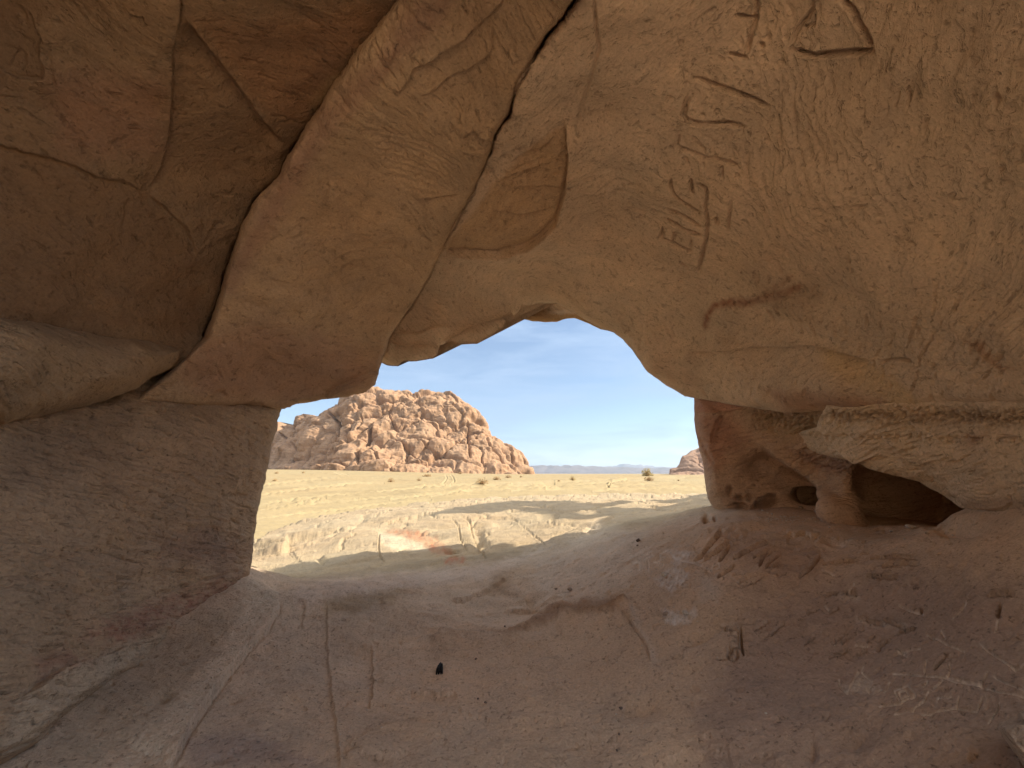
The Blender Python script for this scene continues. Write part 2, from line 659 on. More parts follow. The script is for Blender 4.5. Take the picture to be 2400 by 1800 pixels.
def right_detail(p, u, v, ds):
    h = rough(p, u, 1, 100, (.45, .25, .85), 1, .75)
    for pts, w, d in [
        ([(910, 0), (918, 60), (905, 190), (860, 340), (800, 550)], 5.5, .016), ([(720, 175), (800, 185), (905, 195)], 5, .016), ([(650, 530), (720, 545), (810, 570)], 5.5, .018),
        ([(1455, -40), (1440, 90), (1310, 250), (1270, 330), (1240, 440)], 5, .013), ([(1720, -10), (1830, 70), (1900, 220), (1960, 330), (2000, 450)], 9, .022),
        ([(1230, 460), (1330, 495), (1440, 520), (1600, 505), (1800, 480), (2020, 462)], 7.5, .021), ([(1470, 80), (1460, 215), (1340, 260)], 4, .008),
        ([(320, 775), (400, 795), (500, 835), (680, 880), (880, 950), (1010, 1020)], 6.5, .018), ([(295, 890), (250, 1000), (235, 1095), (270, 1140), (350, 1165), (480, 1175), (650, 1185), (790, 1210)], 6, .017),
        ([(195, 1240), (175, 1360), (300, 1410), (450, 1470), (650, 1525), (760, 1550)], 5, .014), ([(320, 1280), (370, 1340), (440, 1400)], 5, .009), ([(255, 1450), (300, 1530)], 4, .008),
        ([(590, 1540), (598, 1660)], 3, .006)]:
        groove(h, u, v, ZA(pts), w * .85, d * 1.8, 1.0, .08)
    blob(h, u, v, ZA([(950, 440)])[0], (6, 6), -.03)
    blob(h, u, v, ZA([(780, 5)])[0], (8, 8), -.025)
    for pts, w, d in [
        ([(470, 210), (455, 320), (500, 430), (600, 560), (720, 630), (800, 670), (880, 680)], 4, .016), ([(740, 230), (750, 370), (770, 450)], 4, .014),
        ([(820, 310), (900, 330), (970, 375), (965, 600), (985, 700), (965, 1080), (930, 1200), (890, 1400), (860, 1500), (820, 1640)], 4, .014),
        ([(370, 690), (480, 730), (620, 790), (740, 850), (860, 920)], 4.5, .016), ([(340, 840), (500, 900), (660, 980), (870, 1055)], 4, .017),
        ([(320, 960), (300, 1090), (450, 1150), (600, 1225), (750, 1270)], 4, .016), ([(490, 1030), (480, 1130)], 4, .011), ([(750, 1110), (730, 1220)], 3.5, .010),
        ([(1330, 500), (1320, 640), (1290, 850), (1270, 1000)], 3.5, .008), ([(1180, 80), (1180, 250)], 3, .007), ([(1120, 780), (1110, 900)], 6, .012)]:
        groove(h, u, v, ZB(pts), w * .85, d * 2.6, .8, .08)
    # broken orange bay beside the crack
    bay = Z2([(1440, 800), (1470, 930), (1475, 1010), (1455, 1220), (1420, 1340), (1390, 1440), (1280, 1530), (1150, 1610), (1000, 1645), (800, 1640), (640, 1625)])
    step(h, u, v, bay[::-1], .10, 75, 2.2, 2)
    for pts, d in [([(1420, 1340), (1200, 1385), (1080, 1370), (980, 1345)], .035), ([(1455, 1222), (1200, 1215), (1050, 1200)], .03), ([(1300, 1095), (1200, 1110), (1110, 1130), (1000, 1180)], .03),
                   ([(1380, 890), (1310, 950), (1200, 980), (1090, 1060)], .03), ([(1450, 985), (1390, 1020)], .02), ([(1200, 1240), (1250, 1260), (1300, 1250)], .015)]:
        step(h, u, v, Z2(pts), d, 30, 1.6, 3)
    groove(h, u, v, Z2([(1630, -60), (1650, 180), (1665, 330), (1600, 560), (1550, 720), (1520, 850)]), 4, .02, 2)
    groove(h, u, v, Z2([(1630, 1250), (1700, 1210), (1790, 1165), (1880, 1200), (1960, 1210)]), 2.6, .012, 2)
    # lobes of the outer arch
    step(h, u, v, k([(845, 742), (880, 748), (920, 742), (950, 745)]), -.16, 26, 2, 1.5)
    step(h, u, v, k([(955, 740), (1000, 715), (1060, 690), (1110, 672)]), -.20, 34, 2, 2)
    step(h, u, v, k([(845, 718), (900, 720), (950, 700), (985, 705)]), .03, 20, 2, 1.5)
    for q in range(7):
        y0 = 640 + q * 11
        groove(h, u, v, k([(905 - q * 6, y0 - 8), (960, y0 - 6), (1010, y0 + 2), (1050, y0 + 16)]), 2.4, .008, 3)
    for q in range(9):
        a = q * 23
        groove(h, u, v, k([(1120 + a, 620 - q * 6), (1200 + a, 635), (1270 + a * .9, 670 + q * 4), (1330 + a * .8, 720 + q * 8)]), 2.2, .005, 4)
    # long swirling beds above the right wall
    for q in range(10):
        y0 = 640 + q * 17
        groove(h, u, v, k([(1480 + q * 6, y0 + 20), (1600, y0 + 6 + q * 2), (1780, y0 + 4), (2000, y0 - 20 + q * 5), (2200, y0 - 10 + q * 6)]), 2.4, .006, 6)
    step(h, u, v, Z6([(0, 612), (200, 604), (450, 592), (800, 578), (960, 598), (1120, 640), (1290, 690)]), -.07, 60, 4, 2)
    groove(h, u, v, Z6([(1295, 684), (1340, 674), (1400, 667), (1490, 682)]), 3.2, .05, .5)
    groove(h, u, v, Z6([(1300, 684), (1500, 720), (1800, 705), (2030, 712), (2212, 735)]), 2.5, .012, 3)
    blob(h, u, v, Z6([(700, 800)])[0], (190, 55), .12, .1)
    blob(h, u, v, (1985, 905), (75, 45), .09, .6)
    blob(h, u, v, Z6([(620, 430)])[0], (60, 25), -.05, .5)
    blob(h, u, v, (2015, 483), (14, 4), -.03)
    for q in range(8):
        a = 640 - q * 70
        groove(h, u, v, [(2150 - q * 35, 560 - q * 5), (1960 - q * 30, 250 - q * 20), (1900 - q * 30, 50 - q * 30)], 9, .006, 8)
    return h


def right_col(p, u, v):
    c = tone(p, TAN, 200)
    paint(c, u, v, Z2([(1440, 830), (1475, 1010), (1455, 1220), (1420, 1340), (1390, 1440), (1280, 1530), (1100, 1630), (650, 1630), (760, 1480), (1000, 1180), (1250, 930)]), (.48, .30, .15), .55, 10, 6)
    for off, am in ((0, .75), (16, .6)):
        line_paint(c, u, v, Z6([(150, 440 + off), (160, 380), (210, 320), (280, 300 + off), (360, 302 + off), (430, 305 + off * 1.4), (560, 260 + off * 1.6), (740, 215 + off * .6)]), 7, (.27, .12, .075), am, 3)
    line_paint(c, u, v, Z6([(540, 250), (690, 150)]), 9, (.30, .15, .09), .5, 3)
    paint(c, u, v, Z6([(840, 585), (1000, 600), (1290, 720), (1470, 850), (1560, 980), (1500, 1025), (1370, 1020), (1330, 920), (1150, 800), (960, 700)]), (.60, .44, .27), .9, 14, 5)
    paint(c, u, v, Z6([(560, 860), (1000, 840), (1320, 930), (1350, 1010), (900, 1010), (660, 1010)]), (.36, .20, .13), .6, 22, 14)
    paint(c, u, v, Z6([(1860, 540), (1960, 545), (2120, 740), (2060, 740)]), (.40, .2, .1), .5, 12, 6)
    paint(c, u, v, [(1750, 640), (1920, 690), (1880, 760), (1780, 720)], (.33, .24, .17), .4, 25, 14)
    return c


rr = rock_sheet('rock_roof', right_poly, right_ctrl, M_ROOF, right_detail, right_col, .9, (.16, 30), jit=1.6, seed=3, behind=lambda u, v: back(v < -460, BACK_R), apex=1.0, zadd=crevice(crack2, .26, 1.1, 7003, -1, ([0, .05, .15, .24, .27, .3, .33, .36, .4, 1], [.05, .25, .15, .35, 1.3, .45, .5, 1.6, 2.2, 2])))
tag(rr, 'broad tan sandstone roof with large carved letters, sweeping down to the right wall', 'rock')

# ---- slab between the two long cracks
mid_poly = [q for q in crack1 if q[1] > -440] + k([(400, 775), (330, 830), (270, 872), (330, 874), (420, 882), (500, 884), (560, 879), (612, 882), (650, 872), (700, 862), (745, 857), (760, 852), (790, 845), (810, 830), (817, 808)]) + [q for q in crack2 if q[1] > -440]
mid_ctrl = [(885, 870, 5.0), (900, 800, 5.0), (660, 940, 4.65), (700, 890, 4.6), (340, 948, 3.55), (500, 880, 3.85), (700, 700, 3.8), (1000, 610, 4.15), (700, 450, 3.05), (950, 200, 2.55), (1100, 0, 2.1),
            (1330, 0, 1.95), (1150, 330, 2.95), (560, 950, 4.3), (1700, -900, 1.0), (1150, 180, 2.55), (500, 720, 3.5)]


def mid_detail(p, u, v, ds):
    h = rough(p, u, 1, 300, (-.5, .3, .8), 1, .7)
    for pts, d in [([(1070, 0), (960, 110), (880, 180), (800, 270), (700, 310), (590, 380), (470, 420), (430, 500), (390, 560), (300, 605)], .032), ([(975, 160), (970, 340), (850, 440), (690, 500), (600, 570), (490, 610)], .024),
                   ([(1000, 930), (900, 880), (860, 830), (820, 850), (770, 890)], .03), ([(360, 280), (345, 340), (310, 390)], .02), ([(760, 1275), (560, 1290), (480, 1305)], .03), ([(1110, 420), (1080, 340)], .012),
                   ([(910, 1030), (860, 1000), (760, 960)], .015)]:
        step(h, u, v, Z2(pts), d, 26, 1.6, 4)
    groove(h, u, v, crack1[2:9], 30, .10, 3)
    groove(h, u, v, crack1[9:14], 14, .03, 3)
    for q in range(9):
        groove(h, u, v, Z2([(150 + q * 22, 850 + q * 42), (400, 880 + q * 42), (600, 950 + q * 40), (830 - q * 18, 1090 + q * 30)]), 4.5, .010, 7)
    for q in range(6):
        groove(h, u, v, k([(620 + q * 8, 520 + q * 22), (690, 500 + q * 26), (760 - q * 4, 560 + q * 34)]), 3, .006, 5)
    step(h, u, v, k([(700, 440), (712, 415), (712, 395)]), .02, 20, 2, 2)
    # red nose over the sill
    step(h, u, v, k([(820, 800), (780, 815), (735, 835), (700, 862)]), -.08, 26, 3, 3)
    blob(h, u, v, k([(700, 770)])[0], (110, 60), .1, .4)
    return h


def mid_col(p, u, v):
    c = tone(p, (.51, .365, .235), 400)
    paint(c, u, v, k([(430, 735), (560, 690), (700, 720), (812, 780), (800, 835), (700, 862), (560, 880), (430, 850), (380, 800)]), (.36, .21, .15), .55, 40, 20)
    paint(c, u, v, k([(620, 340), (820, 130), (900, 10), (1000, 0), (950, 60), (860, 130), (700, 310), (620, 450), (500, 620), (480, 600)]), (.34, .205, .15), .6, 25, 14)
    return c


mm = rock_sheet('rock_slab', mid_poly, mid_ctrl, M_DARK, mid_detail, mid_col, 1.0, (.15, 13), jit=3.6, seed=5, behind=lambda u, v: back(v < -420, BACK_R))
tag(mm, 'brown roof slab between the two long diagonal cracks, its reddish nose over the sill', 'rock')

# ---- upper left roof
up_poly = [(a + 35, b + 8) for a, b in crack1 if b > -440] + k([(485, 800), (400, 810), (300, 775), (150, 735), (0, 700), (-900, 660), (-900, -400)])
up_ctrl = [(890, 30, 2.35), (0, 0, 1.85), (420, 0, 1.95), (0, 500, 2.2), (470, 720, 3.6), (660, 340, 2.95), (0, 740, 2.35), (330, 400, 2.6), (300, 740, 3.05), (560, 500, 3.2), (-900, -1000, .7), (-900, 600, 1.3), (1500, -950, .95)]


def up_detail(p, u, v, ds):
    h = rough(p, u, .9, 500, (-.6, .2, .75), .6, .3)
    step(h, u, v, k([(392, -40), (388, 40), (372, 120), (370, 200), (362, 300), (350, 360), (318, 415)]), .035, 120, 2.5, 3)
    step(h, u, v, k([(400, 48), (450, 110), (500, 170), (560, 250), (612, 310)]), -.06, 70, 7, 4)
    step(h, u, v, k([(318, 415), (260, 385), (210, 380), (150, 350), (80, 335), (0, 312), (-80, 300)]), .03, 110, 4, 6)
    step(h, u, v, k([(420, 545), (400, 490), (360, 450), (318, 418)]), .03, 80, 4, 5)
    step(h, u, v, k([(0, 152), (45, 168), (90, 170), (98, 150), (85, 120), (95, 80), (70, 40)]), .03, 40, 2.4, 3)
    step(h, u, v, k([(282, 28), (300, 33), (312, 31)]), -.02, 10, 1.4, 1)
    for a, b in ((230, 195), (270, 270), (520, 130), (470, 420), (590, 190), (580, 240)):
        groove(h, u, v, k([(a, b), (a + 16, b + 5), (a + 34, b + 4)]), 2.2, .014, 3)
    return h


def up_col(p, u, v):
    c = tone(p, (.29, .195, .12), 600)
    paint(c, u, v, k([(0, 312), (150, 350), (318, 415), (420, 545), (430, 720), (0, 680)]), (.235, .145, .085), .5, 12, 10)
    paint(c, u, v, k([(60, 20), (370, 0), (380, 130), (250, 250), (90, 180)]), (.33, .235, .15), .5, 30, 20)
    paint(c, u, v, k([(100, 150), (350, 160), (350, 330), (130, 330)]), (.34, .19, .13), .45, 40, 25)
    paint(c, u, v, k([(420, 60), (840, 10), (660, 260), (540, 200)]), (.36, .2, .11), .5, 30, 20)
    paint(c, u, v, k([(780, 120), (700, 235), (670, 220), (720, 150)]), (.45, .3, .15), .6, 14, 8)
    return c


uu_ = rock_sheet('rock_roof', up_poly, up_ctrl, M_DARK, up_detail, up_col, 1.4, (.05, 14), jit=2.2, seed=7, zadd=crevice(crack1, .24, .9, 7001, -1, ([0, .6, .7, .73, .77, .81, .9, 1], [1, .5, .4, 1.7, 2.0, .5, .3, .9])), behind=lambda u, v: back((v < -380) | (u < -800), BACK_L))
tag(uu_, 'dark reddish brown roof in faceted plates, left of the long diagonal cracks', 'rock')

# ---- wedge boulder at the left
wedge_poly = k([(-500, 630), (0, 664), (130, 690), (240, 720), (300, 724), (390, 740), (415, 752), (402, 772), (375, 797), (330, 815), (300, 838), (240, 862), (150, 890), (60, 915), (0, 928), (-500, 1010)])
wedge_ctrl = [(0, 740, 2.3), (0, 870, 2.12), (0, 985, 2.35), (250, 800, 2.85), (300, 900, 2.95), (440, 815, 3.5), (180, 950, 2.75), (-500, 850, 1.5)]
wg = rock_sheet('boulder', wedge_poly, wedge_ctrl, M_PILL, lambda p, u, v, ds: rough(p, u, 1, 700, (-.2, .2, .9)), lambda p, u, v: tone(p, (.38, .27, .17), 800), 1.6, (.3, 60), jit=2.5, seed=9, behind=lambda u, v: back(u < -420, (-.6, -4.5, 0)))
tag(wg, 'tan wedge of rock jammed between the dark roof and the left pillar', 'boulder')

# ---- left pillar
ZL = lambda pts: T(0, 1200, 2.765, pts)
lp_poly = k([(-900, 880), (0, 885), (230, 850), (290, 740), (450, 715), (490, 850), (560, 858), (608, 866), (612, 880), (600, 908), (598, 930), (585, 960), (584, 985), (580, 1000), (570, 1050), (560, 1090), (553, 1130), (548, 1170), (545, 1200), (541, 1240), (527, 1266), (480, 1297), (440, 1327), (400, 1362), (340, 1414), (290, 1457), (200, 1512), (130, 1564), (60, 1622), (0, 1657), (-300, 1850), (-900, 2200)])
lp_ctrl = [(0, 1000, 2.5), (0, 1250, 2.2), (0, 1500, 1.85), (0, 1700, 1.62), (300, 1150, 3.1), (300, 1350, 2.9), (600, 1340, 4.3), (640, 960, 4.75), (610, 1150, 4.5), (450, 1000, 3.75), (480, 1380, 3.55), (200, 1580, 2.15), (-900, 1200, 1.1), (-900, 2200, .95), (410, 890, 4.0), (320, 900, 3.6)]


def lp_detail(p, u, v, ds):
    h = rough(p, u, 1.25, 900, (-.1, .3, .95), 1.5)
    h -= .012 * smooth(.15, .5, fbm(p * np.array([14, 14, 9]), 2, 911))
    step(h, u, v, ZL([(0, 1310), (300, 1080), (560, 980), (860, 850)]), .05, 60, 4, 4)
    groove(h, u, v, ZL([(560, 690), (800, 610), (1100, 500), (1560, 380)]), 4, .018, 5)
    groove(h, u, v, ZL([(320, 1250), (310, 1330), (240, 1480)]), 2.4, .012, 2)
    for a, b in ((840, 740), (790, 490), (1060, 590), (1230, 535), (1400, 478), (1020, 740)):
        blob(h, u, v, ZL([(a, b)])[0], (17, 5), -.03, -.5)
    blob(h, u, v, ZL([(270, 930)])[0], (32, 22), -.05)
    for a in range(5):
        groove(h, u, v, ZL([(1000 + a * 75, 300 - a * 30), (1100 + a * 60, 150 - a * 25)]), 3, .012, 3)
    step(h, u, v, k([(380, 1000), (440, 1030), (520, 1005), (575, 1010)]), .02, 40, 5, 4)
    return h


def lp_col(p, u, v):
    c = tone(p, (.48, .345, .225), 1000, .14, .05)
    paint(c, u, v, ZL([(560, 780), (960, 590), (1300, 480), (1590, 400), (1500, 540), (1250, 660), (900, 800), (760, 850)]), (.33, .145, .105), .75, 22, 22, 26, .8)
    paint(c, u, v, ZL([(1000, 180), (1400, 100), (1620, 260), (1500, 380), (1100, 330)]), (.31, .2, .15), .6, 40, 30)
    paint(c, u, v, ZL([(0, 1300), (300, 1080), (860, 850), (1050, 830), (560, 1190), (0, 1640)]), (.54, .43, .31), .8, 22, 16)
    paint(c, u, v, ZL([(130, 1010), (400, 900), (560, 960), (200, 1120)]), (.33, .17, .13), .5, 30, 25)
    paint(c, u, v, k([(0, 920), (270, 880), (280, 1000), (0, 1050)]), (.30, .21, .14), .6, 40, 25)
    return c


lp = rock_sheet('rock_pillar', lp_poly, lp_ctrl, M_PILL, lp_detail, lp_col, 1.5, (.3, 34), jit=3.2, seed=11, behind=lambda u, v: back(u < -820, (-.6, -4.5, 0)))
tag(lp, 'thick grey brown rock pillar with a red stained foot at the left of the opening', 'rock pillar')

# ---- right pillar with its hollows
Z5 = lambda pts: T(1600, 900, 4.6075, pts)
rp_poly = k([(1500, 852), (1500, 905), (1503, 930), (1510, 970), (1518, 1000), (1522, 1040), (1528, 1075), (1545, 1102), (1590, 1160), (1700, 1220), (1900, 1240), (2000, 1240), (2080, 1200), (2300, 1130), (2300, 850)])
rp_ctrl = [(1640, 960, 5.25), (1650, 1100, 5.2), (1720, 1050, 5.05), (1750, 1180, 4.95), (1800, 960, 4.6), (1830, 1110, 4.8), (1890, 1160, 4.7), (1930, 1110, 4.4), (1975, 1200, 3.95), (2000, 1090, 3.9), (2090, 1150, 4.25), (2200, 1180, 3.8), (2090, 1215, 4.2), (2300, 1150, 3.6), (1800, 1040, 4.75), (2300, 950, 2.6), (2050, 1050, 3.7)]


def rp_detail(p, u, v, ds):
    h = rough(p, u, 1.1, 1100, (.1, .2, .95), 1.3)
    step(h, u, v, Z5([(130, 292), (230, 295), (370, 290), (440, 292)]), -.06, 20, 1.6, 1)
    step(h, u, v, Z5([(440, 290), (540, 280), (640, 270), (800, 320), (1130, 335)]), -.05, 18, 2, 2)
    step(h, u, v, Z5([(440, 290), (380, 390), (330, 520), (310, 640)]), .08, 34, 3, 2)
    groove(h, u, v, Z5([(160, 440), (200, 600), (260, 740), (330, 860)]), 4, .03, 2)
    # diagonal rib down to the little foot and hollows beside it
    groove(h, u, v, Z5([(880, 660), (1080, 790), (1280, 910), (1440, 1040), (1560, 1180), (1650, 1290), (1700, 1500)]), 16, -.10, 1)
    blob(h, u, v, (1985, 1238), (50, 66), .18)
    blob(h, u, v, Z5([(830, 900)])[0], (40, 34), -.18, .3)
    blob(h, u, v, Z5([(1200, 1100)])[0], (62, 30), -.22, .5)
    blob(h, u, v, Z5([(1300, 1205)])[0], (23, 10), -1.6, 0, 2.5)
    blob(h, u, v, Z5([(900, 1280)])[0], (26, 11), -.30, -.4, 1.6)
    blob(h, u, v, Z5([(610, 1240)])[0], (9, 6), -.14)
    blob(h, u, v, Z5([(500, 1150)])[0], (5, 10), -.12)
    blob(h, u, v, Z5([(610, 1320)])[0], (14, 7), -.16)
    blob(h, u, v, Z5([(720, 1230)])[0], (7, 6), -.1)
    blob(h, u, v, (2110, 1160), (90, 44), -.34, .25)
    blob(h, u, v, (2062, 1205), (38, 22), -.15, .2)
    # crumbly bands
    n = fbm(np.stack([u / 9, v / 7, u * 0], -1), 3, 1131)
    band = np.exp(-((v - 985) / 26.0) ** 2) * smooth(1740, 1790, u) * (1 - smooth(1880, 1930, u))
    h -= .05 * band * smooth(-.1, .35, n)
    band2 = np.exp(-(((v - 1078) - (u - 1900) * .35) / 24.0) ** 2) * smooth(1850, 1890, u) * (1 - smooth(1990, 2060, u))
    h -= .035 * band2 * smooth(0, .35, n)
    return h


def rp_col(p, u, v):
    c = tone(p, (.54, .38, .265), 1200, .13, .05)
    paint(c, u, v, Z5([(100, 100), (650, 150), (640, 270), (130, 290)]), (.5, .27, .19), .8, 6, 4)
    paint(c, u, v, Z5([(130, 330), (500, 300), (700, 600), (330, 900), (230, 900)]), (.42, .225, .155), .7, 30, 25)
    paint(c, u, v, Z5([(660, 260), (1130, 330), (1480, 340), (1450, 470), (1130, 620), (900, 480)]), (.38, .27, .14), .8, 20, 15, 20, .7)
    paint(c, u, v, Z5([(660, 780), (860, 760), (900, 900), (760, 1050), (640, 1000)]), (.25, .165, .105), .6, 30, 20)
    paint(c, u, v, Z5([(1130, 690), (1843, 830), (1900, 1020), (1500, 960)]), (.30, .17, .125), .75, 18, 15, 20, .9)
    return c


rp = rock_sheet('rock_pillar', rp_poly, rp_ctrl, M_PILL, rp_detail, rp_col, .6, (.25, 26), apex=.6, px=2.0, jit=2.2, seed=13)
tag(rp, 'pinkish tan rock pillar with small hollows at the right of the opening', 'rock pillar')

# ---- cream ledge on the right wall
Z7 = lambda pts: T(1900, 900, 4.148, pts)
lg_poly = [(1921, 980), (1915, 1000), (1880, 1010), (1848, 1021), (1848, 1041), (1882, 1056), (1925, 1065), (2000, 1082), (2049, 1102), (2110, 1117), (2153, 1131), (2201, 1158), (2225, 1172), (2250, 1192), (2298, 1199), (2358, 1201), (2400, 1211), (3300, 1420), (3300, 880), (2400, 930), (2180, 930), (2050, 935), (1940, 945)]
lg_ctrl = [(1880, 1030, 4.4), (1925, 1025, 4.0), (1920, 985, 3.7), (2000, 980, 3.35), (2000, 1070, 3.55), (2200, 960, 2.65), (2200, 1060, 2.75), (2220, 1160, 2.95), (2400, 960, 2.05), (2400, 1100, 2.1), (2400, 1200, 2.2), (2100, 1110, 3.25), (3300, 1100, 1.15)]


def lg_detail(p, u, v, ds):
    h = rough(p, u, 1, 1300, (.15, .1, .97), 1.2)
    n = fbm(np.stack([u / 10, v / 8, u * 0], -1), 3, 1331)
    band = np.exp(-((v - 975 - 3 * np.sin(u / 40)) / 17.0) ** 2)
    h -= (.032 * smooth(-.15, .35, n) + .012) * band
    band = np.exp(-((v - 1022 - (u - 2000) * .02) / 7.0) ** 2)
    h -= .03 * band * smooth(.05, .35, n)
    for q in range(9):
        groove(h, u, v, Z7([(20, 560 + q * 18), (330, 640 + q * 14), (700, 700 + q * 17), (1250, 800 + q * 28), (1900, 930 + q * 40)]), 1.8, .007, 3)
    step(h, u, v, Z7([(0, 690), (430, 770), (640, 700), (900, 745)]), -.03, 20, 2, 2)
    for a, b in ((1380, 530), (1900, 500), (1990, 510), (950, 700), (1440, 745), (690, 540), (350, 500), (560, 590)):
        blob(h, u, v, Z7([(a, b)])[0], (12, 3.4), -.035, .1)
    return h


def lg_col(p, u, v):
    c = tone(p, (.72, .55, .38), 1400, .12, .04)
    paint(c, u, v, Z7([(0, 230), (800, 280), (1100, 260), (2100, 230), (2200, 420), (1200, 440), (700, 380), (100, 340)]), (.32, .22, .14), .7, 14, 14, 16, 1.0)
    paint(c, u, v, Z7([(1500, 480), (1750, 490), (1650, 620), (1500, 580)]), (.34, .19, .12), .6, 14, 10)
    paint(c, u, v, Z7([(1300, 1100), (2100, 1100), (2200, 1300), (1500, 1230)]), (.33, .22, .155), .6, 16, 14)
    for a, b in ((640, 610), (1000, 780), (1300, 800), (1700, 860), (1130, 790), (1600, 840)):
        paint(c, u, v, Z7([(a - 70, b - 30), (a + 70, b - 20), (a + 80, b + 30), (a - 60, b + 20)]), (.3, .2, .13), .5, 8, 10, 14, .9)
    return c


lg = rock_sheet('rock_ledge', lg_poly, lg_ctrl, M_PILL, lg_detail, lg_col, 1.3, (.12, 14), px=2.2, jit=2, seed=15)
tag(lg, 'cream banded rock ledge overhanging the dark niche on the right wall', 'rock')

# ---- thin outer brow seen under the top of the arch
ob_poly = k([(1098, 700), (1112, 687), (1135, 690), (1150, 694), (1180, 696), (1203, 695), (1215, 691), (1225, 688), (1240, 687), (1270, 698), (1300, 712), (1340, 700), (1300, 640), (1200, 600), (1100, 620), (1070, 660)])
ob_ctrl = [(1200, 745, 6.6), (1330, 750, 6.6), (1260, 700, 6.5), (1400, 760, 6.4), (1200, 660, 6.6), (1400, 690, 6.5)]
ob = rock_sheet('rock_brow', ob_poly, ob_ctrl, M_ROOF, lambda p, u, v, ds: rough(p, u, 1, 1500, (.1, .1, .95)), lambda p, u, v: tone(p, (.46, .30, .16), 1600), 1.0, (.12, 12), jit=1.5, seed=17)
tag(ob, 'thin orange rock brow peeping out under the top of the arch', 'rock')

# ================================================================ THE GROUND
# ---- cave floor and the bare rock shelf outside it: one height field
floor_pts = []


def fp(u, v, h):
    floor_pts.append((*hit(u, v, h)[:2], h))


for q in [(1028, 1567, 0), (1200, 1800, 0), (1200, 1400, .06), (800, 1500, .02), (800, 1800, .02), (837, 1352, .1), (1000, 1337, .1), (1180, 1310, .18), (1400, 1250, .4),
          (1650, 1192, .9), (1750, 1330, .65), (2000, 1500, .45), (2400, 1800, .45), (2200, 1225, .93), (2100, 1260, .9), (2400, 1400, .82), (1850, 1220, .92), (500, 1600, .04), (400, 1640, .08), (370, 1535, .12), (220, 1640, .16), (0, 1795, .18), (480, 1440, .2), (590, 1362, .22), (575, 1345, .28), (560, 1400, .22),
          (620, 1345, -.3), (560, 1300, -.45), (800, 1325, -.25), (950, 1318, -.12), (1000, 1250, -.22), (1300, 1212, .1), (1500, 1198, .3), (1200, 1270, -.08),
          (690, 1225, -.75), (942, 1185, -.72), (1200, 1166, -.5), (1600, 1156, -.25), (1640, 1175, .2), (580, 1250, -1.2), (1400, 1172, -.35)]:
    fp(*q)
for q in [(600, 1355, 4.3), (620, 1371, 4.3), (642, 1384, 4.32), (700, 1375, 4.4), (770, 1363, 4.5), (600, 1330, 5.3), (650, 1352, 5.4), (2400, 1212, 2.15), (2310, 1206, 2.5), (2262, 1201, 2.75), (2600, 1250, 1.8)]:
    p_ = at(*q)
    floor_pts.append(tuple(p_))
floor_pts += [(-3, .3, .35), (0, .3, .0), (2, .3, .5), (0, -2, 0), (-3, -2, .3), (3, -2, .8), (5, 1, 1.1), (6, 4, 1.2), (-6, 3, .3), (9, 9, .8), (14, 25, -.2), (-9, 8, -.9), (-16, 18, -1.7)]


def warp(x, y):
    y = np.maximum(y, -2.0)
    return np.stack([x / (y + 3.2) * 2.2, np.log(y + 3.2) * 2.2], -1)


FP = np.array(floor_pts)
FX = warp(FP[:, 0], FP[:, 1])
_d = np.hypot(FX[:, None, 0] - FX[None, :, 0], FX[:, None, 1] - FX[None, :, 1])
_A = np.where(_d > 0, _d * _d * np.log(_d + 1e-12), 0) + np.eye(len(FX)) * .0006
_Q = np.c_[np.ones(len(FX)), FX]
_w = np.linalg.solve(np.block([[_A, _Q], [_Q.T, np.zeros((3, 3))]]), np.r_[FP[:, 2], 0, 0, 0])


def floor_base(x, y):
    q = warp(x, y)
    n = len(FX)
    o = _w[n] + _w[n + 1] * q[..., 0] + _w[n + 2] * q[..., 1]
    for j in range(n):
        r2 = (q[..., 0] - FX[j, 0]) ** 2 + (q[..., 1] - FX[j, 1]) ** 2
        o = o + _w[j] * .5 * r2 * np.log(r2 + 1e-12)
    return np.clip(o, -2.6, 1.6)


Z4 = lambda pts: T(600, 900, 3.16, pts)
ZF = lambda pts: T(800, 1200, 2.765, pts)
ZC = lambda pts: T(1440, 1230, 4.608, pts)
ZD = lambda pts: T(1860, 1290, 4.046, pts)
shelf_px = Z4([(-300, 1080), (0, 1075), (215, 1085), (205, 1040), (420, 1010), (600, 985), (870, 935), (1080, 892), (1300, 868), (1500, 842), (1750, 830)]) + [(1300, 1156), (1480, 1155), (1660, 1152), (1900, 1150), (2600, 1150)]
shelf_edge = []
SAND_Z = -2.0


def crest(x, y):
    return 0


def floor_height(x, y):
    h = floor_base(x, y)
    # the shelf breaks down to the sand beyond its rim
    far = y > 11
    r = np.hypot(x, y)
    rim = np.interp(x / np.maximum(y, .5), RIM_A, RIM_R, left=RIM_R[0], right=RIM_R[-1])
    rim = rim * (1 + .10 * noise(np.stack([x * .35, y * .35, x * 0], -1), 2001) + .04 * noise(np.stack([x * 1.6, y * 1.6, x * 0], -1), 2002))
    drop = smooth(0, .05, r / rim - 1) * .45 + smooth(.02, .3, r / rim - 1) * 2.2
    return h - drop


RIM_A = np.array([-3, -1.0, -.70, -.615, -.60, -.55, -.40, -.29, -.1, .1, .3, .5, 1.2, 3])
RIM_R = np.array([9, 13, 15, 15.5, 17.5, 19, 22, 26, 31, 33, 34, 34, 20, 12.])

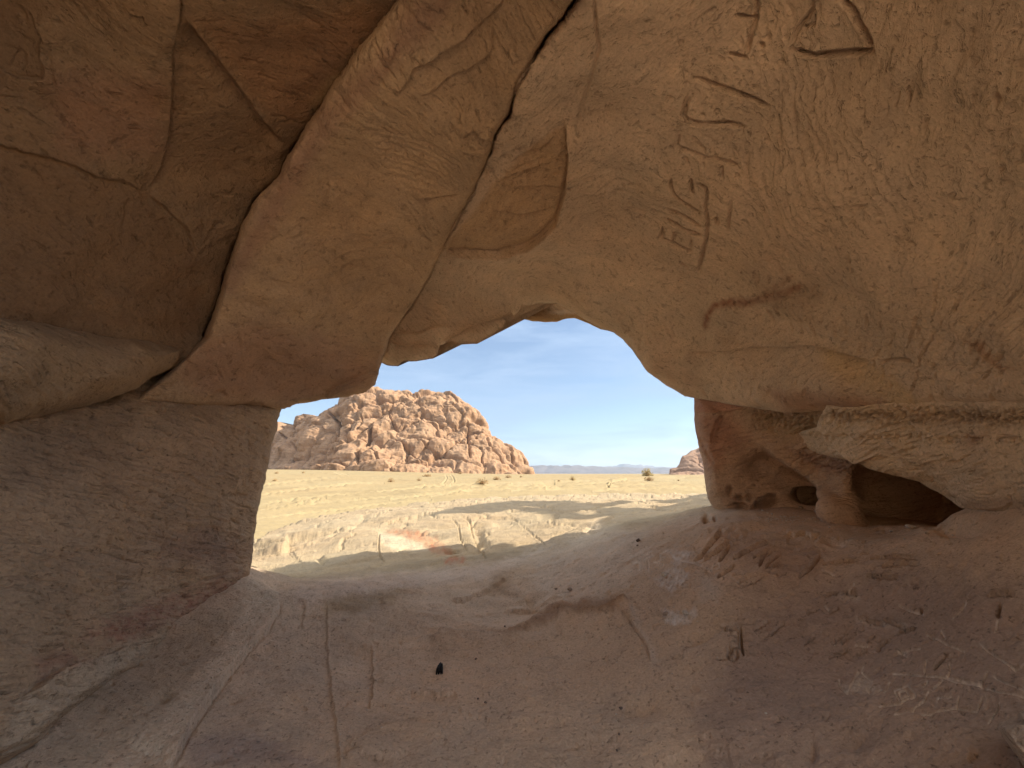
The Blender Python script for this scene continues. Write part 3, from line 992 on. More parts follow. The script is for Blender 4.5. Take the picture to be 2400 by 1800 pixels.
aa = np.concatenate([-axis(0, 40, -.01, 0, .01, 1.3)[::-1][:0], np.arange(-1.5, 1.62, .0014)])
ext = 1.62 + np.cumsum(.004 * 1.25 ** np.arange(33))
ext = ext[ext < 14]
aa = np.concatenate([-ext[::-1] - .0, aa, ext])
rows = []
vv0 = 1850.0
while vv0 > 1150:
    rr_ = ray(1200, vv0)
    rows.append(-1.05 / rr_[2] * rr_[1])
    vv0 -= 1.5 if vv0 > 1200 else 1.0
yy = np.array(rows)
yy = np.concatenate([np.arange(-14, yy[0] - .25, .3), yy, np.geomspace(yy[-1] * 1.02, 46, 20) if yy[-1] < 44 else []])
A_, Y_ = np.meshgrid(aa, yy)
X_ = A_ * np.maximum(Y_, .9)
H_ = floor_height(X_, Y_)
fu, fv, fd = proj(np.stack([X_, Y_, H_], -1))
ok = fd > .3
fu = np.where(ok, fu, -9999.)
fv = np.where(ok, fv, -9999.)
P0 = np.stack([X_, Y_, H_], -1)
h = .05 * fbm(P0 * 1.1, 3, 2100) + .014 * fbm(P0 * np.array([4, 7, 5]), 3, 2110) + .006 * fbm(P0 * np.array([16, 24, 18]), 3, 2120)
out = smooth(5.5, 8, Y_)
# weathered flags outside
f1, f2, cid = voronoi(np.stack([X_ * .55, Y_ * .35, X_ * 0], -1) + .25 * np.stack([fbm(P0 * .7, 2, 2131), fbm(P0 * .7, 2, 2132), X_ * 0], -1), 2130)
crk = 1 - smooth(0, .07, f2 - f1)
h = h + out * (.05 * (cid - .5) - .05 * crk + .07 * fbm(P0 * .5, 3, 2140) + .03 * ridged(P0 * np.array([.6, 1.8, 1]), 4, 2141) + .018 * fbm(P0 * np.array([2.5, 6, 3]), 3, 2142))
rim_zone = smooth(14, 20, Y_)
h = h + rim_zone * (.10 * (cid - .4) + .10 * ridged(P0 * np.array([.5, 1.1, .7]), 3, 2150) - .05)
# features are placed on the uneven surface
fu, fv, fd = proj(np.stack([X_, Y_, H_ + h], -1))
fu = np.where(ok, fu, -9999.)
fv = np.where(ok, fv, -9999.)
# pitting on the worn floor
h = h - .008 * smooth(.3, .5, noise(P0 * 13, 2160)) * (1 - out)
for pts, d, L in [
    (ZF([(560, 792), (680, 788), (850, 812), (980, 832), (1090, 802), (1200, 742), (1300, 662), (1400, 612), (1500, 570)]), -.075, 46),
    (ZF([(1380, 690), (1540, 675), (1690, 655), (1760, 612), (1870, 558)]), -.085, 36),
    (ZF([(230, 560), (380, 500), (560, 520)]), -.03, 30), (ZF([(1080, 420), (1040, 450), (960, 515), (700, 600)]), -.03, 34), (ZF([(1050, 640), (1230, 640), (1210, 590), (1180, 560)]), .025, 26),
    (ZF([(420, 1160), (520, 1165), (620, 1175), (720, 1170), (760, 1205)]), .018, 34), (ZF([(0, 1530), (150, 1480), (280, 1400), (430, 1375), (560, 1390), (700, 1430)]), -.03, 60),
    (ZF([(740, 1270), (860, 1320), (970, 1340)]), .012, 20),
    (ZL([(1800, 540), (1800, 650), (1700, 800), (1560, 960), (1450, 1100), (1340, 1260), (1250, 1390), (1190, 1500), (1090, 1700)]), -.06, 120),
    (ZL([(2115, 560), (2120, 900), (2140, 1100), (2180, 1400), (2210, 1700)]), .013, 60), (ZL([(1975, 570), (1962, 760)]), .014, 40), (ZF([(195, 860), (197, 1000), (205, 1100), (185, 1280)]), .02, 50),
    (ZC([(1850, 90), (2100, 90), (2212, 110)]), .03, 20)]:
    step(h, fu, fv, pts, -d, L, 3, 7)
_t = np.zeros_like(h)
step(_t, fu, fv, Z4([(-300, 1190), (120, 1182), (215, 1180), (235, 1165), (240, 1140), (380, 1122), (560, 1100), (850, 1072)]), -.26, 130, 7, .4, (.02, .75))
h += _t * smooth(7, 10, Y_)
for pts, w, d in [
    (ZF([(1790, 655), (1860, 700), (1920, 780), (1970, 850), (2000, 960)]), 2.4, .02),
    (Z4([(915, 1105), (912, 1150), (908, 1210), (920, 1280), (960, 1320)]), 1.6, .10), (Z4([(1040, 1240), (1110, 1265), (1190, 1280)]), 1.4, .05), (Z4([(1450, 1000), (1500, 1050), (1515, 1150), (1570, 1240)]), 1.8, .10),
    (Z4([(1495, 965), (1580, 1010), (1600, 1090), (1640, 1180), (1700, 1290)]), 2.2, .13), (Z4([(1840, 950), (1960, 1040), (2070, 1130), (2150, 1200)]), 1.5, .07), (Z4([(600, 1085), (760, 1060), (1000, 1050)]), 1.2, .05),
    (Z4([(380, 1120), (520, 1105), (700, 1075)]), 1.2, .07), (Z4([(1030, 1010), (1130, 1035)]), 1.5, .06), (Z4([(240, 1180), (280, 1230), (520, 1200)]), 1.3, .05)]:
    groove(h, fu, fv, pts, w, d * (.4 if pts[0][1] < 1320 else 1), .8, .2)
for c, r, d, ro in [(Z4([(1650, 1110)])[0], (13, 15), -.16, .3), (Z4([(1680, 1190)])[0], (14, 8), -.12, 0), (Z4([(1620, 1070)])[0], (9, 6), -.1, 0), (Z4([(1462, 1240)])[0], (14, 3.4), -.22, -.1),
                    ((1955, 1268), (30, 9), -.05, .2), ((2235, 1232), (52, 16), -.10, .1), ((2370, 1450), (30, 22), -.03, 0), ((1490, 1660), (60, 22), -.035, .1), ((545, 1640), (22, 9), -.03, -.2), ((517, 1780), (16, 8), -.03, 0),
                    ((380, 1645), (24, 14), -.04, -.4), ((290, 1687), (5, 3), -.02, 0), ((1640, 1495), (38, 10), -.045, -.4), ((2000, 1735), (40, 20), -.03, 0), ((1900, 1760), (16, 26), -.03, 0), ((880, 1780), (40, 14), -.02, 0),
                    ((2060, 1520), (7, 6), -.02, 0), ((1935, 1680), (9, 5), -.02, -.5), ((1655, 1215), (6, 9), -.12, .4), ((1676, 1217), (3.5, 5), -.08, 0), ((1700, 1245), (75, 22), .06, -.2), ((2090, 1245), (120, 14), -.03, 0)]:
    blob(h, fu, fv, c, r, d, ro)
carve_pale = [ZC(q) for q in [
    [(400, 288), (300, 310), (360, 318), (425, 328), (360, 350), (310, 375)], [(560, 280), (490, 305), (500, 350), (545, 352)], [(205, 415), (235, 400), (265, 405), (270, 440), (268, 490)], [(362, 385), (366, 500)],
    [(500, 380), (430, 400), (470, 410), (525, 430), (460, 440)], [(105, 492), (190, 490)], [(720, 385), (850, 405), (960, 450), (1060, 498), (1130, 455), (1125, 410), (1065, 430), (1050, 480)], [(880, 380), (940, 340), (960, 370), (900, 400)],
    [(1260, 560), (1300, 590), (1345, 622)]]] + [ZD(q) for q in [
    [(270, 180), (330, 205), (390, 245)], [(1000, 525), (1100, 570), (1230, 610)], [(1510, 645), (1580, 570), (1610, 540), (1640, 490)], [(1955, 570), (1925, 660), (1910, 770)],
    [(1270, 805), (1370, 840), (1450, 890), (1560, 930), (1620, 965)], [(1400, 770), (1440, 830)], [(1770, 890), (1850, 960), (1960, 1030), (2100, 1120), (2180, 1080)],
    [(940, 1175), (1080, 1170), (1240, 1190), (1420, 1200), (1520, 1240), (1780, 1285), (1950, 1340), (2185, 1375)], [(1450, 1195), (1620, 1240), (1770, 1270)], [(1900, 1200), (2000, 1250), (2185, 1320)],
    [(1255, 1040), (1240, 1160)], [(1475, 1080), (1488, 1140), (1460, 1200)], [(1835, 1160), (1780, 1270)],
    [(430, 1220), (440, 1290), (510, 1360), (545, 1280), (590, 1190), (665, 1100)], [(560, 1260), (680, 1290), (740, 1360), (830, 1320)], [(650, 1160), (740, 1240)], [(910, 1250), (890, 1300), (858, 1345)],
    [(955, 1330), (1080, 1275), (1150, 1365), (1010, 1440), (955, 1330)], [(1000, 1345), (1065, 1325), (1090, 1370), (1025, 1400), (1000, 1345)], [(815, 1480), (1010, 1455), (1080, 1400)],
    [(1280, 1340), (1235, 1430), (1120, 1510), (960, 1555)], [(1265, 1245), (1235, 1290)], [(1410, 1230), (1330, 1310)], [(1360, 1425), (1372, 1392), (1490, 1390)], [(1565, 1385), (1545, 1500)],
    [(1200, 1545), (1380, 1520), (1545, 1495), (1730, 1530)], [(1790, 1390), (1740, 1530)], [(1950, 1440), (1900, 1560), (1850, 1640)], [(300, 530), (330, 570)], [(520, 400), (570, 310)], [(990, 960), (1050, 960), (1200, 930)], [(1000, 955), (1100, 1000)], [(590, 905), (700, 910)]]]
carve_deep = [(ZC(q), w) for q, w in [
    ([(880, 380), (960, 320), (1000, 260), (1080, 190), (1160, 130), (1290, 172)], 3.2), ([(960, 385), (1100, 290), (1240, 210)], 3.4), ([(1260, 210), (1200, 300), (1140, 385)], 3.4), ([(1300, 360), (1400, 300), (1540, 230), (1660, 195), (1800, 215), (1980, 270)], 3.6),
    ([(1510, 350), (1660, 270)], 2.6), ([(1570, 440), (1600, 360), (1700, 290)], 2.8), ([(1640, 445), (1720, 370), (1800, 310)], 2.8), ([(1720, 450), (1770, 420)], 2.4), ([(1120, 565), (1230, 500), (1290, 440)], 2.8), ([(1345, 622), (1420, 580)], 2.6),
    ([(1370, 672), (1500, 620), (1610, 550)], 3.0), ([(2000, 555), (2120, 470), (2180, 400), (2230, 320)], 3.4), ([(1150, 1090), (1300, 1070), (1520, 1045)], 3.4), ([(1150, 1090), (1220, 1140)], 2.2), ([(1240, 1140), (1320, 1140)], 2.6),
    ([(1235, 1187), (1345, 1187)], 2.6), ([(1250, 1250), (1350, 1250)], 2.6), ([(1240, 1300), (1230, 1345), (1268, 1348), (1272, 1312), (1335, 1302), (1372, 1345)], 2.6), ([(1222, 1410), (1250, 1380), (1310, 1380), (1330, 1410), (1300, 1440), (1240, 1440), (1222, 1410)], 2.6),
    ([(1110, 1440), (1220, 1445)], 2.4), ([(1365, 1110), (1370, 1300), (1395, 1400)], 2.2), ([(1520, 1135), (1600, 1085), (1670, 1035)], 3.0), ([(1620, 1195), (1700, 1185), (1760, 1120), (1825, 1060)], 3.0)]] + [(ZD(q), w) for q, w in [
    ([(400, 855), (490, 795)], 2.4), ([(465, 885), (550, 800)], 2.0), ([(700, 865), (770, 815)], 2.4), ([(815, 905), (885, 850)], 2.6), ([(340, 1015), (510, 955)], 2.2), ([(990, 795), (1060, 775), (1150, 740)], 2.0), ([(130, 595), (220, 570)], 2.2),
    ([(340, 590), (430, 550)], 2.2), ([(1850, 425), (1960, 418), (2080, 410)], 4.5), ([(110, 890), (190, 830)], 2.4), ([(1345, 1110), (1450, 990)], 4), ([(1925, 600), (1960, 500)], 4), ([(600, 990), (700, 955)], 2.4), ([(1215, 590), (1215, 555)], 2.5),
    ([(280, 130), (600, 90)], 2), ([(740, 80), (1000, 60), (1180, 75)], 2), ([(850, 150), (950, 130), (1180, 125)], 3), ([(700, 240), (1000, 260)], 2.5), ([(270, 430), (420, 400)], 2), ([(480, 400), (600, 420)], 2.5), ([(620, 640), (760, 690), (850, 710)], 2.5), ([(860, 660), (1060, 740)], 3)]]
for q in carve_pale:
    groove(h, fu, fv, q, 2.2, .008, .8, .0)
for q, w in carve_deep:
    groove(h, fu, fv, q, w * 1.05, .055, .6, .12)
# gravelly crust near the white patch
crust = ZC([(560, 290), (700, 285), (850, 300), (790, 380), (720, 430), (600, 470), (540, 540), (430, 570), (440, 640), (620, 720), (760, 640), (800, 520), (700, 480)])
crust2 = ZC([(500, 900), (640, 940), (760, 930), (880, 890), (900, 960), (800, 1060), (620, 1090), (540, 1030)])
for cr in (crust, crust2):
    i = near(fu, fv, cr, 12)
    m = inside(fu[i], fv[i], cr)
    h[i] += m * .012 * np.clip(noise(P0[i] * 30, 2170) + .5 * noise(P0[i] * 62, 2171), -.3, 1)
crumb = ((fu > 1230) & (fu < 1520) & (fv > 1225) & (fv < 1400))
h += crumb * smooth(1230, 1300, fu) * (1 - smooth(1440, 1520, fu)) * .012 * smooth(.05, .5, noise(P0 * np.array([10, 14, 12]), 2180))
H_ = H_ + h
# colour
c = tone(np.stack([X_, Y_, H_], -1).reshape(-1, 3), (.60, .45, .325), 2200, .13, .05).reshape(H_.shape + (3,))
mo = smooth(4.8, 6.5, Y_)[..., None]
c_out = tone(np.stack([X_, Y_, H_], -1).reshape(-1, 3) * .5, (.365, .285, .185), 2210, .16, .05).reshape(H_.shape + (3,))
c = c * (1 - mo) + c_out * mo
rz = smooth(18, 26, Y_)[..., None]
c = c * (1 - rz) + c_out * np.array([1.0, 1.0, 1.0]) * rz
paint(c, fu, fv, ZF([(-300, 480), (0, 440), (400, 400), (980, 330), (1300, 250), (1000, 420), (560, 480), (0, 560), (-300, 600)]), (.63, .52, .43), .6, 14, 10)
paint(c, fu, fv, ZF([(1000, 830), (1200, 760), (1350, 640), (1580, 550), (1880, 560), (1760, 680), (1400, 720), (1100, 830)]), (.30, .17, .09), .75, 12, 8)
paint(c, fu, fv, ZF([(980, 400), (1110, 400), (1080, 520), (1260, 560), (1250, 600), (960, 520)]), (.33, .22, .13), .5, 14, 10)
paint(c, fu, fv, ZF([(-100, 560), (380, 500), (420, 560), (100, 650), (-100, 660)]), (.33, .24, .14), .55, 14, 12)
paint(c, fu, fv, ZF([(1180, 280), (1650, 100), (1950, 150), (2000, 330), (1700, 560), (1300, 560)]), (.62, .52, .42), .5, 26, 18)
for cr in (crust, crust2):
    paint(c, fu, fv, cr, (.74, .69, .64), .9, 6, 8, 16, .9)
paint(c, fu, fv, ZC([(920, 540), (1080, 560), (1150, 700), (1080, 820), (950, 800)]), (.66, .57, .47), .6, 24, 14)
paint(c, fu, fv, ZC([(180, 800), (230, 900), (300, 1100), (420, 1300), (480, 1480), (420, 1520), (340, 1300), (200, 1080)]), (.62, .52, .43), .5, 8, 5)
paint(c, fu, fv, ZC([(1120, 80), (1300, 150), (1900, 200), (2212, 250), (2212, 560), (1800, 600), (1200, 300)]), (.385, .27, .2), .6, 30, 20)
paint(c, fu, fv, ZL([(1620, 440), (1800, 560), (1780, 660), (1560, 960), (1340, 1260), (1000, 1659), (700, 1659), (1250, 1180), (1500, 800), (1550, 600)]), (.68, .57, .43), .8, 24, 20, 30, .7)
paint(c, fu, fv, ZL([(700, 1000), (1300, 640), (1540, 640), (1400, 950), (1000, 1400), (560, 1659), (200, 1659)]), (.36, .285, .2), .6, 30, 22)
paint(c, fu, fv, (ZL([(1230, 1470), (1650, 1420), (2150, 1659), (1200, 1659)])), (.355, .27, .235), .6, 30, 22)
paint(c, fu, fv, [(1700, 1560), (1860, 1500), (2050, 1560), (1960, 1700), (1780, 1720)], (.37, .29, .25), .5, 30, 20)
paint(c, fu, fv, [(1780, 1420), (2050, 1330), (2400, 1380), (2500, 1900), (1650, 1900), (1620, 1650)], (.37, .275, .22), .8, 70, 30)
for q in carve_pale:
    line_paint(c, fu, fv, q, 2.1, (.78, .68, .57), .95, 1.0)
paint(c, fu, fv, ZD([(380, 400), (620, 430), (620, 490), (450, 490)]), (.68, .6, .5), .6, 8, 8, 12, .9)
paint(c, fu, fv, ZD([(600, 610), (760, 680), (1080, 700), (1060, 760), (800, 720), (600, 680)]), (.68, .6, .5), .6, 6, 8, 12, .9)
paint(c, fu, fv, ZD([(410, 1260), (520, 1360), (830, 1320), (740, 1240), (640, 1180), (560, 1280)]), (.68, .6, .5), .6, 8, 8, 12, .9)
red = Z4([(975, 1085), (1100, 1075), (1250, 1100), (1340, 1140), (1400, 1195), (1465, 1232), (1400, 1262), (1350, 1272), (1270, 1220), (1230, 1170), (1100, 1150), (1010, 1112)])
paint(c, fu, fv, red, (.36, .16, .09), .9, 7, 8, 18, .7)
paint(c, fu, fv, Z4([(1390, 1295), (1470, 1275), (1560, 1285), (1540, 1325), (1400, 1335)]), (.40, .15, .08), .8, 4, 4, 14, .8)
paint(c, fu, fv, Z4([(920, 1110), (1010, 1110), (1230, 1180), (1270, 1230), (1020, 1230), (930, 1180)]), (.56, .48, .35), .6, 6, 5)
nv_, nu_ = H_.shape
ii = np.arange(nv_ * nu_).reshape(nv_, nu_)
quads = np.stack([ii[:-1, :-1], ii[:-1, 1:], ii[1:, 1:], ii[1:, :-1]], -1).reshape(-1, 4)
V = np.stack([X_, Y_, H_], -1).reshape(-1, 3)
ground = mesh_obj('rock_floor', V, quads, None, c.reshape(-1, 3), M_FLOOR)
tag(ground, kind='structure')
FU2, FV2, FD2 = proj(V)
FU2 = np.where(FD2 > .3, FU2, -9999.)


bpy.context.view_layer.update()
DG = bpy.context.evaluated_depsgraph_get()


def land(ob, u, v):
    for dv in (0, 2, 4, 7, 12):
        ok_, loc, n_, i_ = ob.ray_cast(Vector(CAM), Vector(ray(u, v + dv)).normalized(), distance=5000, depsgraph=DG)
        if ok_:
            break
    return np.array(loc)


def on_floor(u, v):
    return land(ground, u, v)


# ---- desert sand
def sand_h(x, y):
    r = np.hypot(x, y)
    hh = -2 + 2.3 * (1 - np.exp(-np.maximum(r - 15, 0) / 260)) - .6 * smooth(500, 900, r) - 8 * smooth(700, 2500, r)
    left = smooth(.12, -.62, x / np.maximum(y, 1.0)) * (y > 0)
    return hh + 5.2 * left * smooth(140, 470, r)


px_a = np.concatenate([np.arange(-.80, .62, .0017)])
ang = np.arctan(px_a)
ang = np.concatenate([np.linspace(-math.pi, ang[0], 60)[:-1], ang, np.linspace(ang[-1], math.pi, 60)[1:]])
rows = [1.0, 3, 5, 7, 9, 11, 13]
vq = 1300.0
while vq > 1112.6:
    t = (vq - 1109) / F
    rows.append(max(3.0 / t, 14))
    vq -= 1.3 if vq > 1122 else .35
rows = np.unique(np.array(rows))
rows = np.concatenate([rows, np.geomspace(rows[-1] * 1.05, 28000, 40)])
AN, RR = np.meshgrid(ang, rows)
sx, sy = RR * np.sin(AN), RR * np.cos(AN)
sz = sand_h(sx, sy)
S0 = np.stack([sx, sy, sz], -1)
su, sv, sd = proj(S0)
su = np.where(sd > 5, su, -9999.)
sv = np.where(sd > 5, sv, -9999.)
amp = np.clip(sd / 40, .5, 2.4)
hs = np.zeros_like(sz)
tracks = [Z4(q) for q in [
    [(0, 760), (300, 725), (600, 690)], [(0, 830), (300, 790), (700, 745), (950, 735)], [(0, 900), (350, 850), (760, 812), (1100, 790), (1400, 760)], [(0, 940), (250, 905), (700, 870), (1100, 830)], [(0, 1000), (400, 960), (900, 900), (1300, 860)],
    [(200, 870), (430, 880), (640, 862), (760, 850)], [(90, 910), (300, 900), (520, 850)], [(900, 800), (1300, 770), (1600, 748), (2000, 735), (2212, 722)], [(1300, 835), (1600, 790), (1900, 765), (2212, 745)], [(1000, 860), (1400, 810), (1800, 790), (2212, 770)],
    [(1370, 750), (1400, 720), (1415, 695), (1400, 672)], [(1440, 750), (1470, 720), (1460, 690), (1440, 672)], [(580, 655), (660, 665), (690, 675)], [(600, 662), (640, 672)], [(1600, 765), (1800, 752), (2050, 752)]]]
tracks += [T(1200, 1000, 3.687, q) for q in [[(0, 560), (300, 530), (700, 500), (1000, 470), (1400, 465)], [(0, 500), (500, 480), (1000, 455), (1500, 440)], [(300, 545), (800, 530), (1200, 500), (1660, 490)], [(700, 560), (1100, 545), (1660, 520)], [(820, 530), (870, 490), (1000, 470)]]]
for q in tracks:
    tmp = np.zeros_like(sz)
    groove(tmp, su, sv, q, 1.4, .10 if abs(q[0][0] - q[-1][0]) < 40 else .26, .5, .7)
    hs += tmp * amp
sn = np.stack([sx / 22, sy / 60, sx * 0], -1)
hs += (.10 * amp * np.clip(noise(np.stack([su / 110, sv / 4.5, su * 0], -1), 2301), -1, 1) + .035 * amp * noise(np.stack([su / 30, sv / 2.4, su * 0], -1), 2302)) * smooth(1112, 1118, sv)
hs += .05 * fbm(S0 * .8, 3, 2303) * (RR < 200)
sz2 = sz + hs
cs = tone(np.stack([sx / 16, sy / 45, sz * 0], -1).reshape(-1, 3), (.325, .252, .14), 2310, .10, .05).reshape(sz.shape + (3,))
dk = smooth(.1, .5, noise(np.stack([sx / 3, sy / 14, sx * 0], -1), 2311))[..., None] * .16
cs = cs * (1 - dk)
for q in tracks:
    line_paint(cs, su, sv, q, 2.0, (.40, .32, .19), .6, 1.0)
nr, na = sz.shape
ii = np.arange(nr * na).reshape(nr, na)
quads = np.stack([ii[:-1, :-1], ii[:-1, 1:], ii[1:, 1:], ii[1:, :-1]], -1)[:, :, ::-1].reshape(-1, 4)
sand = mesh_obj('sand', np.stack([sx, sy, sz2], -1).reshape(-1, 3), quads, None, cs.reshape(-1, 3), M_SAND)
tag(sand, kind='structure')


bpy.context.view_layer.update()
DG = bpy.context.evaluated_depsgraph_get()


def on_sand(u, v):
    return land(sand, u, v)


# ================================================================ THE OUTCROP TO THE RIGHT
# the rest of the rock that the arch belongs to: its height and outline follow from the shade it throws on the shelf
def caster(px, xc):
    r = []
    for u_, v_ in px:
        q = on_floor(u_, v_)
        r.append(q + SUN * ((xc - q[0]) / SUN[0]))
    return [(q[1], q[2]) for q in r]


def fin(name, prof, x0, x1, seed):
    """a wall of rock with a traced (y, z) profile and a rounded, rough section"""
    P = np.array(prof)
    n = len(P)
    out = []
    for a in range(n):
        p, q = P[a], P[(a + 1) % n]
        m = max(1, int(np.hypot(*(q - p)) / .35))
        for t in range(m):
            out.append(p + (q - p) * t / m)
    out = np.array(out)
    rings = []
    for x in np.linspace(x0, x1, 7):
        V = np.c_[np.full(len(out), x), out]
        V = V + .10 * noise(V * 1.3, seed)[:, None] * np.array([0 if x0 < x < x1 else 1.5, .6, .6])
        rings.append(V)
    m = len(out)
    Q = []
    for r in range(len(rings) - 1):
        for a in range(m):
            Q.append((r * m + a, r * m + (a + 1) % m, (r + 1) * m + (a + 1) % m, (r + 1) * m + a))
    tri = tessellate_polygon([[Vector((0, q[0], q[1])) for q in out]])
    caps = [t for t in tri] + [tuple(i + (len(rings) - 1) * m for i in t) for t in tri]
    return np.concatenate(rings), np.array(Q), np.array(caps)


main_edge = caster([(1640, 1168), (1580, 1182), (1539, 1190), (1498, 1199), (1444, 1205), (1406, 1217), (1398, 1228), (1406, 1239), (1390, 1251), (1341, 1262), (1303, 1274), (1241, 1294), (1195, 1303), (1094, 1321), (1043, 1328), (975, 1339), (942, 1327), (900, 1319), (869, 1316), (828, 1311), (777, 1311), (704, 1319), (647, 1330), (600, 1343)], 12.0)
top = max(b for a, b in main_edge) + 1.2
body = [(-.6, -3), (main_edge[0][0] + 1, -3)] + main_edge + [(main_edge[-1][0] - 2, top), (-.6, top)]
band1 = caster([(1540, 1174), (1440, 1180), (1390, 1184), (1345, 1186), (1300, 1184), (1200, 1184), (1100, 1203), (1010, 1209), (990, 1212), (1060, 1190), (1140, 1180), (1200, 1172), (1255, 1173), (1310, 1179), (1350, 1185), (1420, 1178)], 26.0)
band2 = caster([(1500, 1202), (1440, 1203), (1400, 1210), (1345, 1218), (1285, 1212), (1200, 1190), (1262, 1193), (1290, 1206), (1345, 1212), (1390, 1205), (1395, 1196), (1330, 1196), (1275, 1190), (1330, 1188), (1420, 1196)], 26.0)
parts_ = [fin('a', body, 12.0, 15.0, 1), fin('b', band1, 26.0, 27.0, 2), fin('c', band2, 26.0, 27.0, 3)]
# a foot that carries the windowed fin
strand = caster([(1520, 1174), (1570, 1170), (1625, 1161), (1640, 1157), (1640, 1163), (1590, 1171), (1540, 1179)], 26.0)
y_s, z_s = np.mean([q for q in strand[2:5]], axis=0)
parts_ += [fin('d', strand, 26.0, 27.0, 4), fin('e', [(y_s - .7, z_s + .6), (y_s + .7, z_s + .6), (y_s + 1.5, z_s - 2), (y_s + 4, -4), (y_s - 3, -4), (y_s - 1.2, z_s - 2)], 25.8, 27.4, 5)]
Vq, Qq, Tq_, b0 = [], [], [], 0
for V_, Q_, T_ in parts_[1:]:
    Vq.append(V_)
    Qq.append(Q_ + b0)
    Tq_.append(T_ + b0)
    b0 += len(V_)
Vq = np.concatenate(Vq)
oc = mesh_obj('rock_spire', Vq, np.concatenate(Qq), np.concatenate(Tq_), tone(Vq, TAN, 4300), M_ROOF)
tag(oc, 'slender windowed rock spire far right of the shelf, throwing the thin forked shadow', 'rock')
V_, Q_, T_ = parts_[0]
oc = mesh_obj('rock_outcrop', V_, Q_, T_, tone(V_, TAN, 4301), M_ROOF)
tag(oc, 'tall sandstone outcrop beyond the right wall, throwing the broad shadow on the sill', 'rock')

# unseen cliff added behind the viewer to bounce sunlight into the cave
cv, cq, ct = fin('cliff', [(-26, -4), (-1.2, -4), (-1.6, 2), (-2.2, 6), (-4, 9.5), (-9, 11), (-17, 10), (-24, 7)], -14.0, -8.5, 6)
cv[:, 0] += .7 * fbm(cv * .35, 3, 6001)
cl = mesh_obj('bounce_cliff', cv, cq, ct, tone(cv, TAN, 4400), M_ROOF)
tag(cl, 'added unseen bounce cliff behind the viewer, left of the rear mouth of the cave', 'cliff')

# ================================================================ HILLS
hill_top = Z4([(-260, 330), (60, 300), (120, 288), (180, 280), (230, 300), (250, 315), (300, 310), (340, 270), (400, 240), (440, 235), (470, 245), (520, 205), (600, 165), (650, 140), (680, 95), (760, 75), (820, 80), (870, 68), (930, 62), (1000, 65), (1070, 70), (1130, 68), (1190, 85), (1210, 75), (1290, 78), (1350, 88), (1440, 97), (1480, 120), (1540, 145), (1590, 185), (1630, 235), (1660, 290), (1700, 330), (1740, 370), (1750, 395), (1800, 410), (1830, 450), (1890, 470), (1930, 510), (1970, 560), (2000, 610), (2040, 650), (2062, 676)])
hill_poly = hill_top + Z4([(2130, 860), (1400, 860), (960, 850), (500, 840), (-260, 830)])
hill_ctrl = [(520, 1098, 780), (640, 1098, 560), (760, 1103, 478), (900, 1107, 450), (1100, 1109, 465), (1250, 1111, 520), (900, 925, 585), (1050, 930, 590), (800, 930, 585), (650, 985, 690), (1000, 1030, 512), (800, 1030, 505), (1150, 1040, 540), (560, 990, 860), (600, 1060, 730), (700, 1050, 545), (760, 985, 570)]


